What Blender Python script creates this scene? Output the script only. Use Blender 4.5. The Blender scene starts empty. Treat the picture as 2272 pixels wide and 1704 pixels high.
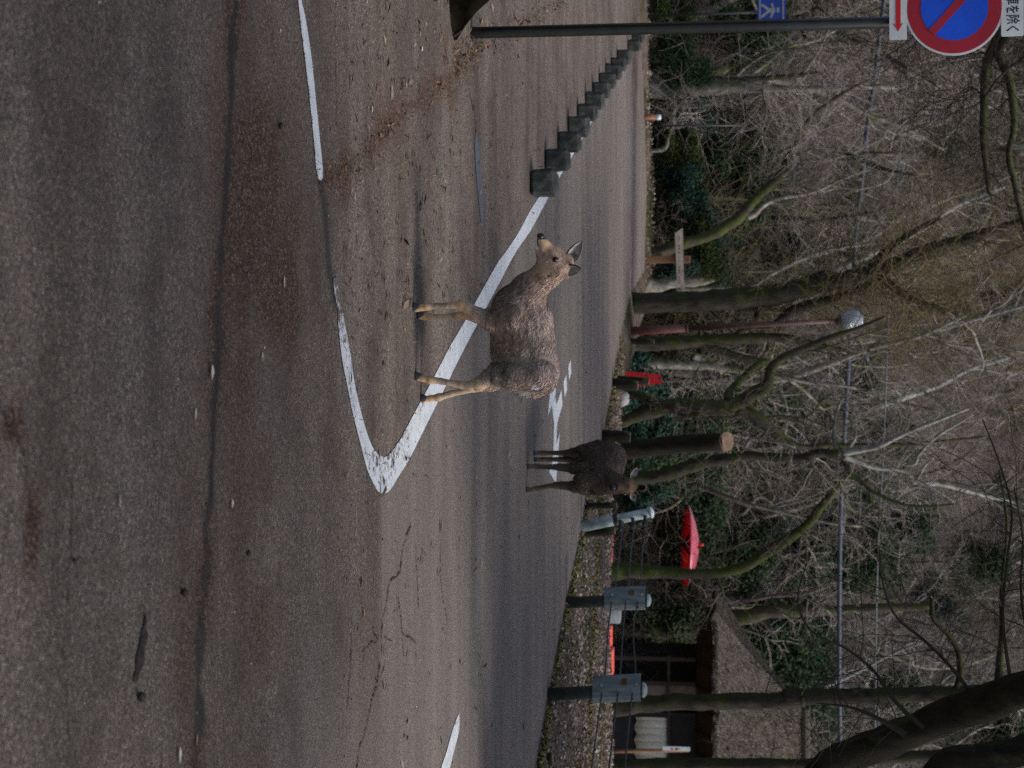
import bpy, math, random
import numpy as np
from mathutils import Vector, Matrix

# ------------------------------------------------------------------ camera, sky, sun, exposure
SC = bpy.context.scene
COL = SC.collection
F_PX, HORIZON, CAM_H = 3280.0, 1590.0, 1.6       # in photo pixels (photo lies on its side: photo x = up, photo y = right)
PITCH = math.atan((HORIZON - 1136) / F_PX)
cp, sp = math.cos(PITCH), math.sin(PITCH)
cam = bpy.data.cameras.new('camera')
cam.sensor_fit = 'HORIZONTAL'; cam.sensor_width = 36.0; cam.lens = F_PX / 2272 * 36.0
cam.clip_start = 0.05; cam.clip_end = 2000
cam.dof.use_dof = True; cam.dof.focus_distance = 8.0; cam.dof.aperture_fstop = 3.9
cam_o = bpy.data.objects.new('camera', cam); COL.objects.link(cam_o)
fw = Vector((0, cp, -sp)); up = Vector((0, sp, cp)); left = Vector((-1, 0, 0))
M = Matrix((up, left, -fw)).transposed().to_4x4(); M.translation = (0, 0, CAM_H)
cam_o.matrix_world = M                            # turned on its side: image right = world up
SC.camera = cam_o

SUN_EL, SUN_AZ = math.radians(60), math.radians(104)   # azimuth from +Y towards +X
world = bpy.data.worlds.new('World'); SC.world = world; world.use_nodes = True
wn = world.node_tree.nodes; wl = world.node_tree.links
sky = wn.new('ShaderNodeTexSky'); sky.sky_type = 'NISHITA'; sky.sun_disc = False
sky.sun_elevation = SUN_EL; sky.sun_rotation = SUN_AZ; sky.air_density = 1.0; sky.dust_density = 4.0; sky.ozone_density = 1.0
wn['Background'].inputs['Strength'].default_value = 0.11
wl.new(sky.outputs[0], wn['Background'].inputs[0])
sl = bpy.data.lights.new('sun', 'SUN'); sl.energy = 1.5; sl.angle = math.radians(15); sl.color = (1.0, 0.965, 0.93)
sun = bpy.data.objects.new('sun', sl); COL.objects.link(sun)
sd = Vector((math.cos(SUN_EL) * math.sin(SUN_AZ), math.cos(SUN_EL) * math.cos(SUN_AZ), math.sin(SUN_EL)))
sun.rotation_euler = sd.to_track_quat('Z', 'Y').to_euler(); sun.location = sd * 50
SC.view_settings.view_transform = 'Standard'; SC.view_settings.look = 'None'
SC.view_settings.exposure = 0.62; SC.view_settings.gamma = 1.0; SC.view_settings.use_curve_mapping = False
SC.cycles.max_bounces = 6; SC.cycles.transparent_max_bounces = 8
SC.cycles.use_denoising = False

rng = np.random.default_rng(7); R = random.Random(11)

# ------------------------------------------------------------------ pixel helpers (w = photo x, u = photo y)
def ray(w, u):
    a, b = (w - 1136) / F_PX, (u - 852) / F_PX
    return np.array((b, cp + a * sp, -sp + a * cp))
def ground(w, u, z=0.0):
    d = ray(w, u); t = (z - CAM_H) / d[2]
    return np.array((0, 0, CAM_H)) + d * t
def at(w, u, Y):
    d = ray(w, u); t = Y / d[1]
    return np.array((0, 0, CAM_H)) + d * t
def ppm(Y): return F_PX / Y                       # photo px per metre, about

# ------------------------------------------------------------------ mesh helpers
class MB:
    def __init__(s): s.v = []; s.f = []; s.n = 0; s.c = []
    def add(s, v, f, c=None):
        v = np.asarray(v, float).reshape(-1, 3)
        s.v.append(v); s.f += [tuple(i + s.n for i in q) for q in f]; s.n += len(v)
        if c is not None: s.c.append(np.broadcast_to(np.asarray(c, float), (len(v), 3)))
        return s
    def box(s, c, size, rz=0.0, bev=0.0, rx=0.0):
        sx, sy, sz = [k / 2 for k in size]; b = min(bev, sx, sy, sz) if bev else 0
        if not b:
            p = np.array([(x, y, z) for z in (-sz, sz) for y in (-sy, sy) for x in (-sx, sx)])
            f = [(0, 2, 3, 1), (4, 5, 7, 6), (0, 1, 5, 4), (2, 6, 7, 3), (0, 4, 6, 2), (1, 3, 7, 5)]
        else:
            p, f = bevel_box(sx, sy, sz, b)
        p = rot(p, rz, rx); return s.add(p + np.array(c), f)
    def tube(s, pts, rad, sides=8, cap=True, c=None, flat=1.0):
        v, f = tube_geo(pts, rad, sides, cap); return s.add(v, f, c)
    def build(s, name, mat, parent=None, smooth=False, loc=None):
        v = np.concatenate(s.v) if s.v else np.zeros((0, 3))
        if loc is not None: v = v - np.array(loc)
        me = bpy.data.meshes.new(name); me.from_pydata(v.tolist(), [], s.f)
        if s.c and sum(len(k) for k in s.c) == len(v):
            a = me.color_attributes.new('Col', 'FLOAT_COLOR', 'POINT')
            cc = np.concatenate(s.c); cc = np.concatenate([cc, np.ones((len(cc), 1))], 1)
            a.data.foreach_set('color', cc.astype(np.float32).ravel())
        return link(name, me, mat, parent, smooth)
def link(name, me, mat, parent=None, smooth=False):
    if mat is not None: me.materials.append(mat)
    if smooth: me.polygons.foreach_set('use_smooth', [True] * len(me.polygons))
    me.update()
    o = bpy.data.objects.new(name, me); COL.objects.link(o)
    if parent is not None: o.parent = parent
    return o
def rot(p, rz=0.0, rx=0.0):
    p = np.asarray(p, float)
    if rx:
        c, s_ = math.cos(rx), math.sin(rx); p = p @ np.array(((1, 0, 0), (0, c, s_), (0, -s_, c)))
    if rz:
        c, s_ = math.cos(rz), math.sin(rz); p = p @ np.array(((c, s_, 0), (-s_, c, 0), (0, 0, 1)))
    return p
def bevel_box(sx, sy, sz, b):
    v = []; idx = {}
    for X in (-1, 1):
        for Y in (-1, 1):
            for Z in (-1, 1):
                for k in range(3):
                    q = [X * (sx - b), Y * (sy - b), Z * (sz - b)]; q[k] = (X * sx, Y * sy, Z * sz)[k]
                    idx[X, Y, Z, k] = len(v); v.append(q)
    f = []
    for k in range(3):
        a, c = [(1, 2), (2, 0), (0, 1)][k]
        for S in (-1, 1):
            def key(p, q):
                e = [0, 0, 0]; e[k] = S; e[a] = p; e[c] = q; return (*e, k)
            l = [idx[key(-1, -1)], idx[key(1, -1)], idx[key(1, 1)], idx[key(-1, 1)]]
            f.append(tuple(l if S > 0 else l[::-1]))
    for k in range(3):
        a, c = [(1, 2), (2, 0), (0, 1)][k]
        for A in (-1, 1):
            for C in (-1, 1):
                def key(p, w_):
                    e = [0, 0, 0]; e[k] = p; e[a] = A; e[c] = C; return (*e, w_)
                l = [idx[key(-1, a)], idx[key(1, a)], idx[key(1, c)], idx[key(-1, c)]]
                f.append(tuple(l if A * C < 0 else l[::-1]))
    for X in (-1, 1):
        for Y in (-1, 1):
            for Z in (-1, 1):
                l = [idx[X, Y, Z, 0], idx[X, Y, Z, 1], idx[X, Y, Z, 2]]
                f.append(tuple(l if X * Y * Z > 0 else l[::-1]))
    return np.array(v, float), f
def tube_geo(pts, rad, sides=8, cap=True):
    P = np.asarray(pts, float); n = len(P)
    rad = np.broadcast_to(np.asarray(rad, float), (n,))
    T = np.gradient(P, axis=0); T /= np.linalg.norm(T, axis=1)[:, None] + 1e-12
    a = np.array((0, 0, 1.0)) if abs(T[0, 2]) < 0.9 else np.array((1.0, 0, 0))
    N = np.cross(T[0], a); N /= np.linalg.norm(N)
    ang = np.arange(sides) * 2 * math.pi / sides; ca, sa = np.cos(ang), np.sin(ang); V = []
    for i in range(n):
        N = N - T[i] * N.dot(T[i]); N /= np.linalg.norm(N) + 1e-12
        B = np.cross(T[i], N)
        V.append(P[i] + rad[i] * (ca[:, None] * N + sa[:, None] * B))
    V = np.concatenate(V); f = []
    for i in range(n - 1):
        for k in range(sides):
            k2 = (k + 1) % sides
            f.append((i * sides + k, i * sides + k2, (i + 1) * sides + k2, (i + 1) * sides + k))
    if cap:
        f.append(tuple(range(sides))[::-1]); f.append(tuple((n - 1) * sides + k for k in range(sides)))
    return V, f
def lathe(prof, sides=16):
    v = []; f = []
    for r, z in prof:
        for k in range(sides):
            a = 2 * math.pi * k / sides; v.append((r * math.cos(a), r * math.sin(a), z))
    for i in range(len(prof) - 1):
        for k in range(sides):
            k2 = (k + 1) % sides; f.append((i * sides + k, i * sides + k2, (i + 1) * sides + k2, (i + 1) * sides + k))
    f.append(tuple(range(sides))[::-1]); f.append(tuple((len(prof) - 1) * sides + k for k in range(sides)))
    return np.array(v), f
def spline(pts, n):
    P = np.asarray(pts, float); m = len(P)
    if m < 3:
        t = np.linspace(0, 1, n)[:, None]; return P[0] * (1 - t) + P[-1] * t
    E = np.concatenate([[2 * P[0] - P[1]], P, [2 * P[-1] - P[-2]]]); out = []
    for t in np.linspace(0, m - 1, n):
        i = min(int(t), m - 2); f = t - i; a, b, c, d = E[i], E[i + 1], E[i + 2], E[i + 3]
        out.append(0.5 * (2 * b + (c - a) * f + (2 * a - 5 * b + 4 * c - d) * f * f + (3 * b - a - 3 * c + d) * f ** 3))
    return np.array(out)
def thing(name, label, cat, loc=(0, 0, 0), rz=0.0, group=None):
    o = bpy.data.objects.new(name, None); COL.objects.link(o); o.empty_display_size = 0.2
    o.location = tuple(float(k) for k in loc); o.rotation_euler = (0, 0, rz)
    return tag(o, label, cat, group)
def tag(o, label, cat, group=None):
    o['label'] = label; o['category'] = cat
    if group: o['group'] = group
    return o
def kind(o, k, label=None):
    o['kind'] = k
    if label: o['label'] = label
    return o
def copy_tree(o, parent=None):
    c = o.copy(); COL.objects.link(c); c.parent = parent
    for ch in o.children: copy_tree(ch, c)
    return c

# ------------------------------------------------------------------ noise for geometry
_G = rng.normal(size=(64, 64, 64))
def vnoise(x, y, z=0.0, s=1.0):
    x, y, z = np.broadcast_arrays(np.asarray(x, float) * s, np.asarray(y, float) * s, np.asarray(z, float) * s)
    xi, yi, zi = np.floor(x).astype(int), np.floor(y).astype(int), np.floor(z).astype(int)
    fx, fy, fz = x - xi, y - yi, z - zi
    fx, fy, fz = [k * k * (3 - 2 * k) for k in (fx, fy, fz)]; r = 0
    for a in (0, 1):
        for b in (0, 1):
            for c in (0, 1):
                r = r + _G[(xi + a) % 64, (yi + b) % 64, (zi + c) % 64] * (fx if a else 1 - fx) * (fy if b else 1 - fy) * (fz if c else 1 - fz)
    return r

# ------------------------------------------------------------------ materials
def new_mat(name):
    m = bpy.data.materials.new(name); m.use_nodes = True; nt = m.node_tree
    b = nt.nodes['Principled BSDF']; return m, nt, b
def nd(nt, t, **k):
    n = nt.nodes.new(t)
    for a, v in k.items():
        if a in n.inputs: n.inputs[a].default_value = v
        else: setattr(n, a, v)
    return n
def ramp(nt, src, stops, interp='LINEAR'):
    r = nt.nodes.new('ShaderNodeValToRGB'); e = r.color_ramp.elements; r.color_ramp.interpolation = interp
    e[0].position, e[0].color = stops[0][0], (*stops[0][1], 1)
    e[1].position, e[1].color = stops[-1][0], (*stops[-1][1], 1)
    for p, c in stops[1:-1]:
        q = e.new(p); q.color = (*c, 1)
    nt.links.new(src, r.inputs[0]); return r.outputs[0]
def mixc(nt, fac, a, b, mode='MIX'):
    m = nt.nodes.new('ShaderNodeMix'); m.data_type = 'RGBA'; m.blend_type = mode
    for s_, v in ((0, fac), (6, a), (7, b)):
        if hasattr(v, 'is_output') or isinstance(v, bpy.types.NodeSocket): nt.links.new(v, m.inputs[s_])
        elif s_ == 0: m.inputs[0].default_value = v
        else: m.inputs[s_].default_value = (*v, 1)
    return m.outputs[2]
def noise(nt, scale, detail=4, rough=0.6, coord='Object', stretch=None, dist=0.0):
    tc = nt.nodes.new('ShaderNodeTexCoord'); src = tc.outputs[coord]
    if stretch:
        mp = nt.nodes.new('ShaderNodeMapping'); mp.inputs['Scale'].default_value = stretch; nt.links.new(src, mp.inputs[0]); src = mp.outputs[0]
    n = nd(nt, 'ShaderNodeTexNoise', Scale=scale, Detail=detail, Roughness=rough, Distortion=dist); nt.links.new(src, n.inputs[0]); return n.outputs[0]
def mathn(nt, op, a, b=0.0, c=None):
    m = nt.nodes.new('ShaderNodeMath'); m.operation = op; m.use_clamp = False
    for i, v in enumerate((a, b, c)):
        if v is None: continue
        if isinstance(v, bpy.types.NodeSocket): nt.links.new(v, m.inputs[i])
        else: m.inputs[i].default_value = v
    return m.outputs[0]
def bump(nt, b, h, strength=0.3, dist=0.01):
    n = nd(nt, 'ShaderNodeBump', Strength=strength, Distance=dist); nt.links.new(h, n.inputs['Height']); nt.links.new(n.outputs[0], b.inputs['Normal'])
def simple(name, stops, scale=8, rough=0.7, bmp=0.2, bdist=0.005, detail=5, stretch=None, metal=0.0, spec=0.4, var=0.0, coord='Object'):
    m, nt, b = new_mat(name); n = noise(nt, scale, detail, stretch=stretch, coord=coord)
    c = ramp(nt, n, stops)
    if var:
        oi = nt.nodes.new('ShaderNodeObjectInfo')
        c = mixc(nt, var, c, ramp(nt, oi.outputs['Random'], [(0, (0.0, 0.0, 0.0)), (1, tuple(2.0 * k for k in stops[-1][1]))]), 'MIX') if False else c
        hs = nd(nt, 'ShaderNodeHueSaturation'); nt.links.new(c, hs.inputs['Color'])
        nt.links.new(mathn(nt, 'MULTIPLY_ADD', oi.outputs['Random'], 2 * var, 1 - var), hs.inputs['Value']); c = hs.outputs[0]
    nt.links.new(c, b.inputs['Base Color']); b.inputs['Roughness'].default_value = rough
    b.inputs['Metallic'].default_value = metal; b.inputs['Specular IOR Level'].default_value = spec
    if bmp: bump(nt, b, noise(nt, scale * 3, 6, stretch=stretch, coord=coord), bmp, bdist)
    return m
def attr_mat(name, rough=0.85, spec=0.2, ns=60, nvar=0.35, trans=0.0):
    m, nt, b = new_mat(name); a = nd(nt, 'ShaderNodeAttribute', attribute_name='Col')
    hs = nd(nt, 'ShaderNodeHueSaturation'); nt.links.new(a.outputs['Color'], hs.inputs['Color'])
    nt.links.new(mathn(nt, 'MULTIPLY_ADD', noise(nt, ns, 3), 2 * nvar, 1 - nvar), hs.inputs['Value'])
    nt.links.new(hs.outputs[0], b.inputs['Base Color']); b.inputs['Roughness'].default_value = rough; b.inputs['Specular IOR Level'].default_value = spec
    return m
def bark_mat(name, dark, light, moss=(0.05, 0.07, 0.015), moss_amt=0.5, lichen=0.0, scale=3.0):
    m, nt, b = new_mat(name)
    n1 = noise(nt, scale * 4, 6, 0.7, stretch=(1, 1, 0.25)); c = ramp(nt, n1, [(0.32, dark), (0.68, light)])
    if lichen:
        l = noise(nt, scale * 2.2, 5, 0.65, dist=0.6); lm = ramp(nt, l, [(0.62 - lichen * 0.2, (0, 0, 0)), (0.70 - lichen * 0.2, (1, 1, 1))])
        c = mixc(nt, lm, c, (0.30, 0.31, 0.28))
    g = nt.nodes.new('ShaderNodeNewGeometry'); sx = nt.nodes.new('ShaderNodeSeparateXYZ'); nt.links.new(g.outputs['Normal'], sx.inputs[0])
    up_ = mathn(nt, 'MULTIPLY_ADD', sx.outputs[2], 0.22, mathn(nt, 'MULTIPLY', sx.outputs[0], -0.12))
    mm = mathn(nt, 'ADD', noise(nt, scale * 0.8, 4, 0.65), up_)
    mf = ramp(nt, mm, [(0.66 - moss_amt * 0.3, (0, 0, 0)), (0.80 - moss_amt * 0.3, (1, 1, 1))])
    mc = ramp(nt, noise(nt, 40, 3), [(0.3, tuple(k * 0.5 for k in moss)), (0.7, tuple(k * 1.5 for k in moss))])
    c = mixc(nt, mf, c, mc)
    nt.links.new(c, b.inputs['Base Color']); b.inputs['Roughness'].default_value = 0.9; b.inputs['Specular IOR Level'].default_value = 0.2
    bump(nt, b, n1, 0.8, 0.02); return m

# ================================================================== TERRAIN
edge_px = [(1704, 1187), (1524, 1218), (1324, 1257), (1170, 1289), (1087, 1302), (990, 1333), (871, 1355), (748, 1374), (645, 1400), (596, 1431), (420, 1435), (271, 1431), (135, 1424), (0, 1417), (-300, 1404)]
EP = np.array([ground(w, u)[:2] for u, w in edge_px])
EP = EP[np.argsort(EP[:, 0])]
EX = np.concatenate([[-60, -30], EP[:, 0], [6.0, 12.0, 60.0]])
EY = np.concatenate([[24, 26.5], EP[:, 1], [9.0, 1.0, -60.0]])
def y_edge(x): return np.interp(x, EX, EY)
def y_crest(x): return np.maximum(np.interp(x, [-60, -3, -1, 0.2, 1.6, 6, 12, 60], [25, 33.7, 29.5, 24.2, 22.0, 21.6, 21.0, 20.0]), y_edge(x) + 0.7)
def sstep(a, b, x):
    t = np.clip((x - a) / (b - a), 0, 1); return t * t * (3 - 2 * t)
def terrain(x, y):
    x = np.asarray(x, float); y = np.asarray(y, float)
    ye = y_edge(x); sl_ = (y_edge(x + 0.1) - y_edge(x - 0.1)) / 0.2
    d = (y - ye) / np.sqrt(1 + np.clip(sl_, -3, 3) ** 2)
    z = -0.30 + 0.30 * sstep(-0.6, 0.02, d) + 0.05 * sstep(-0.02, 0.5, d)
    z = z + sstep(0.1, 0.8, d) * (0.035 * vnoise(x, y, 0, 1.3) + 0.018 * vnoise(x, y, 5, 4.5))
    yc = y_crest(x); dr = np.interp(x, [-8, -2.5, 0, 3], [0.55, 0.7, 1.7, 1.95])
    z = z - (dr + 0.1) * sstep(0.0, 6.0, y - yc)
    hs = np.interp(x, [-20, -4, 2, 20], [38, 39, 45, 48])
    t = np.clip(y - hs, 0, None)
    z = z + 0.60 * t * sstep(0, 6, t) + 0.0 * t
    z = z + sstep(0.5, 8, y - yc) * (0.45 * vnoise(x, y, 9, 0.22) + 0.16 * vnoise(x, y, 3, 0.8))
    return z
def tz(x, y): return float(terrain(np.array([x]), np.array([y]))[0])

def grid_mesh(name, xs, ys, zf, mat, keep=None):
    X, Y = np.meshgrid(xs, ys); Z = zf(X, Y); nx, ny = len(xs), len(ys)
    v = np.stack([X, Y, Z], -1).reshape(-1, 3)
    i = np.arange(nx * ny).reshape(ny, nx)
    f = np.stack([i[:-1, :-1], i[:-1, 1:], i[1:, 1:], i[1:, :-1]], -1).reshape(-1, 4)
    if keep is not None:
        c = v[f].mean(1); f = f[keep(c[:, 0], c[:, 1])]
        used = np.unique(f); mp = -np.ones(len(v), int); mp[used] = np.arange(len(used)); v = v[used]; f = mp[f]
    me = bpy.data.meshes.new(name); me.vertices.add(len(v)); me.vertices.foreach_set('co', v.astype(np.float32).ravel())
    me.loops.add(len(f) * 4); me.loops.foreach_set('vertex_index', f.astype(np.int32).ravel())
    me.polygons.add(len(f)); me.polygons.foreach_set('loop_start', np.arange(0, len(f) * 4, 4, dtype=np.int32))
    me.update(calc_edges=True); me.validate()
    return link(name, me, mat, smooth=True), v
def axis(parts):
    return np.unique(np.concatenate([np.arange(a, b, s) for a, b, s in parts]).round(4))

m, nt, b = new_mat('forest_floor')
n1 = noise(nt, 0.5, 6, 0.65); n2 = noise(nt, 7, 8, 0.8); n3 = noise(nt, 0.23, 3)
c = ramp(nt, n2, [(0.28, (0.018, 0.015, 0.011)), (0.42, (0.07, 0.056, 0.046)), (0.56, (0.15, 0.126, 0.108)), (0.75, (0.34, 0.31, 0.285))])
c = mixc(nt, ramp(nt, n1, [(0.46, (0, 0, 0)), (0.58, (0.9, 0.9, 0.9))]), c, ramp(nt, noise(nt, 9, 5), [(0.3, (0.016, 0.022, 0.009)), (0.7, (0.07, 0.075, 0.02))]))
nt.links.new(c, b.inputs['Base Color']); c = mixc(nt, 1.0, c, ramp(nt, noise(nt, 0.16, 4, 0.6), [(0.35, (0.55, 0.50, 0.47)), (0.65, (1.25, 1.17, 1.10))]), 'MULTIPLY'); nt.links.new(c, b.inputs['Base Color'])
b.inputs['Roughness'].default_value = 0.95; b.inputs['Specular IOR Level'].default_value = 0.1
bump(nt, b, n2, 0.9, 0.05); FLOOR = m
hill, _ = grid_mesh('hillside', axis([(-260, -60, 10), (-60, -16, 1.2), (-16, 14, 0.16), (14, 60, 1.2), (60, 261, 10)]),
                    axis([(-40, 4, 3), (4, 11, 0.5), (11, 36, 0.16), (36, 100, 0.6), (100, 260, 8)]), terrain, FLOOR)
kind(hill, 'structure', 'wooded hillside with brown leaf litter and the leafy verge below')

# ------------------------------------------------------------------ road
def fr(x0, y0, s):
    def g(zx, zy): return (x0 + zx / s, y0 + zy / s)
    return g
Z1 = fr(0, 0, 2.766); Z2 = fr(0, 600, 2.766); Z3 = fr(0, 1100, 2.747); Z4 = fr(600, 0, 2.765); Z10 = fr(600, 500, 2.765); Z9 = fr(700, 1100, 2.747)
ZT = fr(1160, 760, 4.88); ZB = fr(940, 0, 3.687); ZS = fr(1900, 0, 5.925); Z5 = fr(1180, 1080, 2.658); Z6 = fr(1300, 420, 2.44); Z7 = fr(1380, 0, 2.48); Z8 = fr(1600, 900, 2.064)
ZD = fr(880, 480, 3.77); ZE = fr(1120, 920, 4.1475); ZQ = fr(1160, 1480, 4.608)
G2 = lambda fz, pts: np.array([ground(*fz(*p))[:2] for p in pts])
def polydist(x, y, P):
    d = np.full(x.shape, 1e9)
    for (ax, ay), (bx, by) in zip(P[:-1], P[1:]):
        vx, vy = bx - ax, by - ay; t = np.clip(((x - ax) * vx + (y - ay) * vy) / (vx * vx + vy * vy + 1e-12), 0, 1)
        d = np.minimum(d, np.hypot(x - ax - t * vx, y - ay - t * vy))
    return d
seam = G2(lambda a, b: (a, b), [(522, -200), (517, 0), (510, 217), (502, 361), (495, 578), (488, 620), (484, 781), (473, 961), (459, 1178), (451, 1318), (440, 1480), (437, 1682), (435, 1900)])
rust_line = G2(Z4, [(300, 1120), (370, 1085), (560, 960), (640, 890), (750, 780), (900, 630), (1000, 530), (1090, 480), (1200, 420)])
seal2 = G2(Z4, [(305, 1105), (330, 1250), (345, 1400), (360, 1659), (395, 1850)])
xs = axis([(-90, -12, 3), (-12, -3.2, 0.12), (-3.2, 3.2, 0.02), (3.2, 12, 0.12), (12, 90, 3)])
ys = axis([(-60, 2, 2), (2, 2.7, 0.1), (2.7, 7.6, 0.016), (7.6, 11, 0.03), (11, 36, 0.12)])

m, nt, b = new_mat('asphalt')
at_r = nd(nt, 'ShaderNodeAttribute', attribute_name='rust'); at_s = nd(nt, 'ShaderNodeAttribute', attribute_name='seal'); at_g = nd(nt, 'ShaderNodeAttribute', attribute_name='coarse')
tc = nt.nodes.new('ShaderNodeTexCoord')
vo = nd(nt, 'ShaderNodeTexVoronoi', Scale=140.0); nt.links.new(tc.outputs['Object'], vo.inputs[0])
vo2 = nd(nt, 'ShaderNodeTexVoronoi', Scale=300.0); nt.links.new(tc.outputs['Object'], vo2.inputs[0])
sep = nt.nodes.new('ShaderNodeSeparateColor'); nt.links.new(vo.outputs['Color'], sep.inputs[0])
sep2 = nt.nodes.new('ShaderNodeSeparateColor'); nt.links.new(vo2.outputs['Color'], sep2.inputs[0])
stone = ramp(nt, sep.outputs[0], [(0.0, (0.012, 0.011, 0.011)), (0.3, (0.075, 0.066, 0.06)), (0.6, (0.14, 0.12, 0.105)), (0.85, (0.20, 0.155, 0.118)), (1.0, (0.36, 0.335, 0.31))])
stone2 = ramp(nt, sep2.outputs[0], [(0.0, (0.05, 0.045, 0.043)), (0.5, (0.135, 0.117, 0.104)), (1.0, (0.25, 0.225, 0.20))])
c = mixc(nt, 0.35, stone, stone2)
big = noise(nt, 0.55, 5, 0.6); c = mixc(nt, 1.0, c, ramp(nt, big, [(0.3, (0.68, 0.64, 0.585)), (0.7, (1.24, 1.13, 1.01))]), 'MULTIPLY')
band = noise(nt, 1.1, 5, 0.6, stretch=(0.25, 2.2, 1)); c = mixc(nt, 1.0, c, ramp(nt, band, [(0.35, (0.72, 0.70, 0.68)), (0.65, (1.16, 1.17, 1.19))]), 'MULTIPLY')
dirt = noise(nt, 2.3, 6, 0.7); c = mixc(nt, ramp(nt, dirt, [(0.50, (0, 0, 0)), (0.72, (0.75, 0.75, 0.75))]), c, (0.05, 0.033, 0.024))
spk = nd(nt, 'ShaderNodeTexVoronoi', Scale=9.0); nt.links.new(tc.outputs['Object'], spk.inputs[0])
c = mixc(nt, ramp(nt, spk.outputs['Distance'], [(0.03, (1, 1, 1)), (0.06, (0, 0, 0))]), c, (0.035, 0.028, 0.022))
gr = noise(nt, 60, 4, 0.7)
rf = mathn(nt, 'MULTIPLY', at_r.outputs['Fac'], ramp(nt, gr, [(0.25, (0.45,) * 3), (0.5, (1, 1, 1))]))
rustc = ramp(nt, sep.outputs[1], [(0.0, (0.010, 0.006, 0.004)), (0.45, (0.046, 0.025, 0.014)), (0.8, (0.105, 0.052, 0.026)), (1.0, (0.22, 0.14, 0.10))])
c = mixc(nt, mathn(nt, 'MULTIPLY', at_g.outputs['Fac'], 0.8), c, mixc(nt, 1.0, mixc(nt, 1.0, stone2, (1.04, 1.0, 0.955), 'MULTIPLY'), ramp(nt, band, [(0.35, (0.80, 0.80, 0.81)), (0.65, (1.22, 1.22, 1.22))]), 'MULTIPLY'))
c = mixc(nt, rf, c, rustc)
c = mixc(nt, mathn(nt, 'MULTIPLY', at_s.outputs['Fac'], ramp(nt, gr, [(0.25, (0.55,) * 3), (0.5, (1, 1, 1))])), c, ramp(nt, gr, [(0.3, (0.008, 0.006, 0.006)), (0.7, (0.028, 0.022, 0.020))]))
nt.links.new(c, b.inputs['Base Color']); b.inputs['Specular IOR Level'].default_value = 0.35
nt.links.new(ramp(nt, sep.outputs[2], [(0, (0.62,) * 3), (1, (0.9,) * 3)]), b.inputs['Roughness'])
hgt = mathn(nt, 'ADD', mathn(nt, 'MULTIPLY', vo.outputs['Distance'], -1.0), mathn(nt, 'MULTIPLY', vo2.outputs['Distance'], -0.5))
bump(nt, b, hgt, 0.75, 0.006); ASPHALT = m
road, rv = grid_mesh('road', xs, ys, lambda x, y: 0 * x, ASPHALT, keep=lambda x, y: (y - y_edge(x)) < 0.35)
kind(road, 'structure', 'brown grey asphalt road strewn with leaf debris')
x, y = rv[:, 0], rv[:, 1]; near = (y < 14) & (y > 2)
wob = 0.022 * vnoise(x, y, 0, 4) + 0.02 * vnoise(x, y, 4, 15)
ds = polydist(x, y + wob, seam); seal = np.clip(1.5 - ds / 0.03, 0, 1)
wid = 0.11 + 0.05 * vnoise(x, y, 2, 2.2); rust = 1.5 * np.exp(-(ds / np.clip(wid, 0.02, 0.2)) ** 2) * np.clip(0.75 + 0.5 * vnoise(x, y, 7, 3.1), 0.15, 1)
seal *= np.clip(0.85 + 0.4 * vnoise(x, y, 3, 1.4) + 0.2 * vnoise(x, y, 13, 6), 0.35, 1)
ds2 = polydist(x, y, seal2); seal = np.maximum(seal, 0.8 * np.clip(1.3 - ds2 / 0.05, 0, 1))
d3 = polydist(x + wob, y, rust_line); rust = np.maximum(rust, np.exp(-(d3 / np.clip(0.05 + 0.04 * vnoise(x, y, 6, 3), 0.02, 0.12)) ** 2) * np.clip(0.9 + 0.5 * vnoise(x, y, 8, 5), 0.2, 1))
def blob(w_, u_, rx_, ry_, amp):
    g_ = ground(w_, u_); return amp * np.exp(-(((x - g_[0]) / rx_) ** 2 + ((y - g_[1]) / ry_) ** 2)) * 1.5 * np.clip(0.7 + 0.7 * vnoise(x, y, w_, 3.5), 0.1, 1.4)
for a in ((620, 500, 0.42, 0.42, 1.0), (570, 540, 0.6, 0.45, 0.9), (600, 430, 0.3, 0.3, 0.7), (660, 470, 0.25, 0.25, 0.9), (540, 700, 0.6, 0.3, 0.55), (700, 560, 0.35, 0.3, 0.5), (640, 640, 0.5, 0.4, 0.5),
          (760, 380, 0.22, 0.25, 0.7), (600, 230, 0.25, 0.5, 0.5), (620, 60, 0.3, 0.4, 0.5), (880, 290, 0.3, 0.3, 0.4), (500, 950, 0.7, 0.25, 0.4), (450, 1100, 0.3, 0.2, 0.45), (560, 1300, 0.8, 0.3, 0.4),
          (430, 1450, 0.7, 0.2, 0.45), (70, 1180, 0.09, 0.04, 0.9), (30, 940, 0.05, 0.05, 0.8), (1000, 160, 0.25, 0.25, 0.7), (1410, 150, 1.2, 1.6, 1.0), (1400, 520, 0.8, 1.2, 0.55), (1340, 960, 0.6, 1.0, 0.6)):
    rust = np.maximum(rust, blob(*a))
# leaf mould gathers along the verge
dv = (y_edge(x) - y); rust = np.maximum(rust, 0.85 * np.exp(-np.clip(dv, 0, None) / 0.22) * np.clip(0.6 + 0.6 * vnoise(x, y, 11, 2), 0, 1))
la, lb_ = ground(848, 1094)[:2], ground(1400, 100)[:2]; ln = (lb_ - la) / np.linalg.norm(lb_ - la); sdl = (x - la[0]) * ln[1] - (y - la[1]) * ln[0]
carr = np.where(y > la[1], sstep(-.05, .12, sdl), sstep(-.3, 1.3, sdl + .35 * vnoise(x, y, 21, 1.2)))      # smoother carriageway beyond the painted line
for nm, arr in (('rust', rust * (1 - .45 * carr)), ('seal', seal), ('coarse', carr)):
    a = road.data.attributes.new(nm, 'FLOAT', 'POINT'); a.data.foreach_set('value', np.clip(arr, 0, 1).astype(np.float32))

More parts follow.
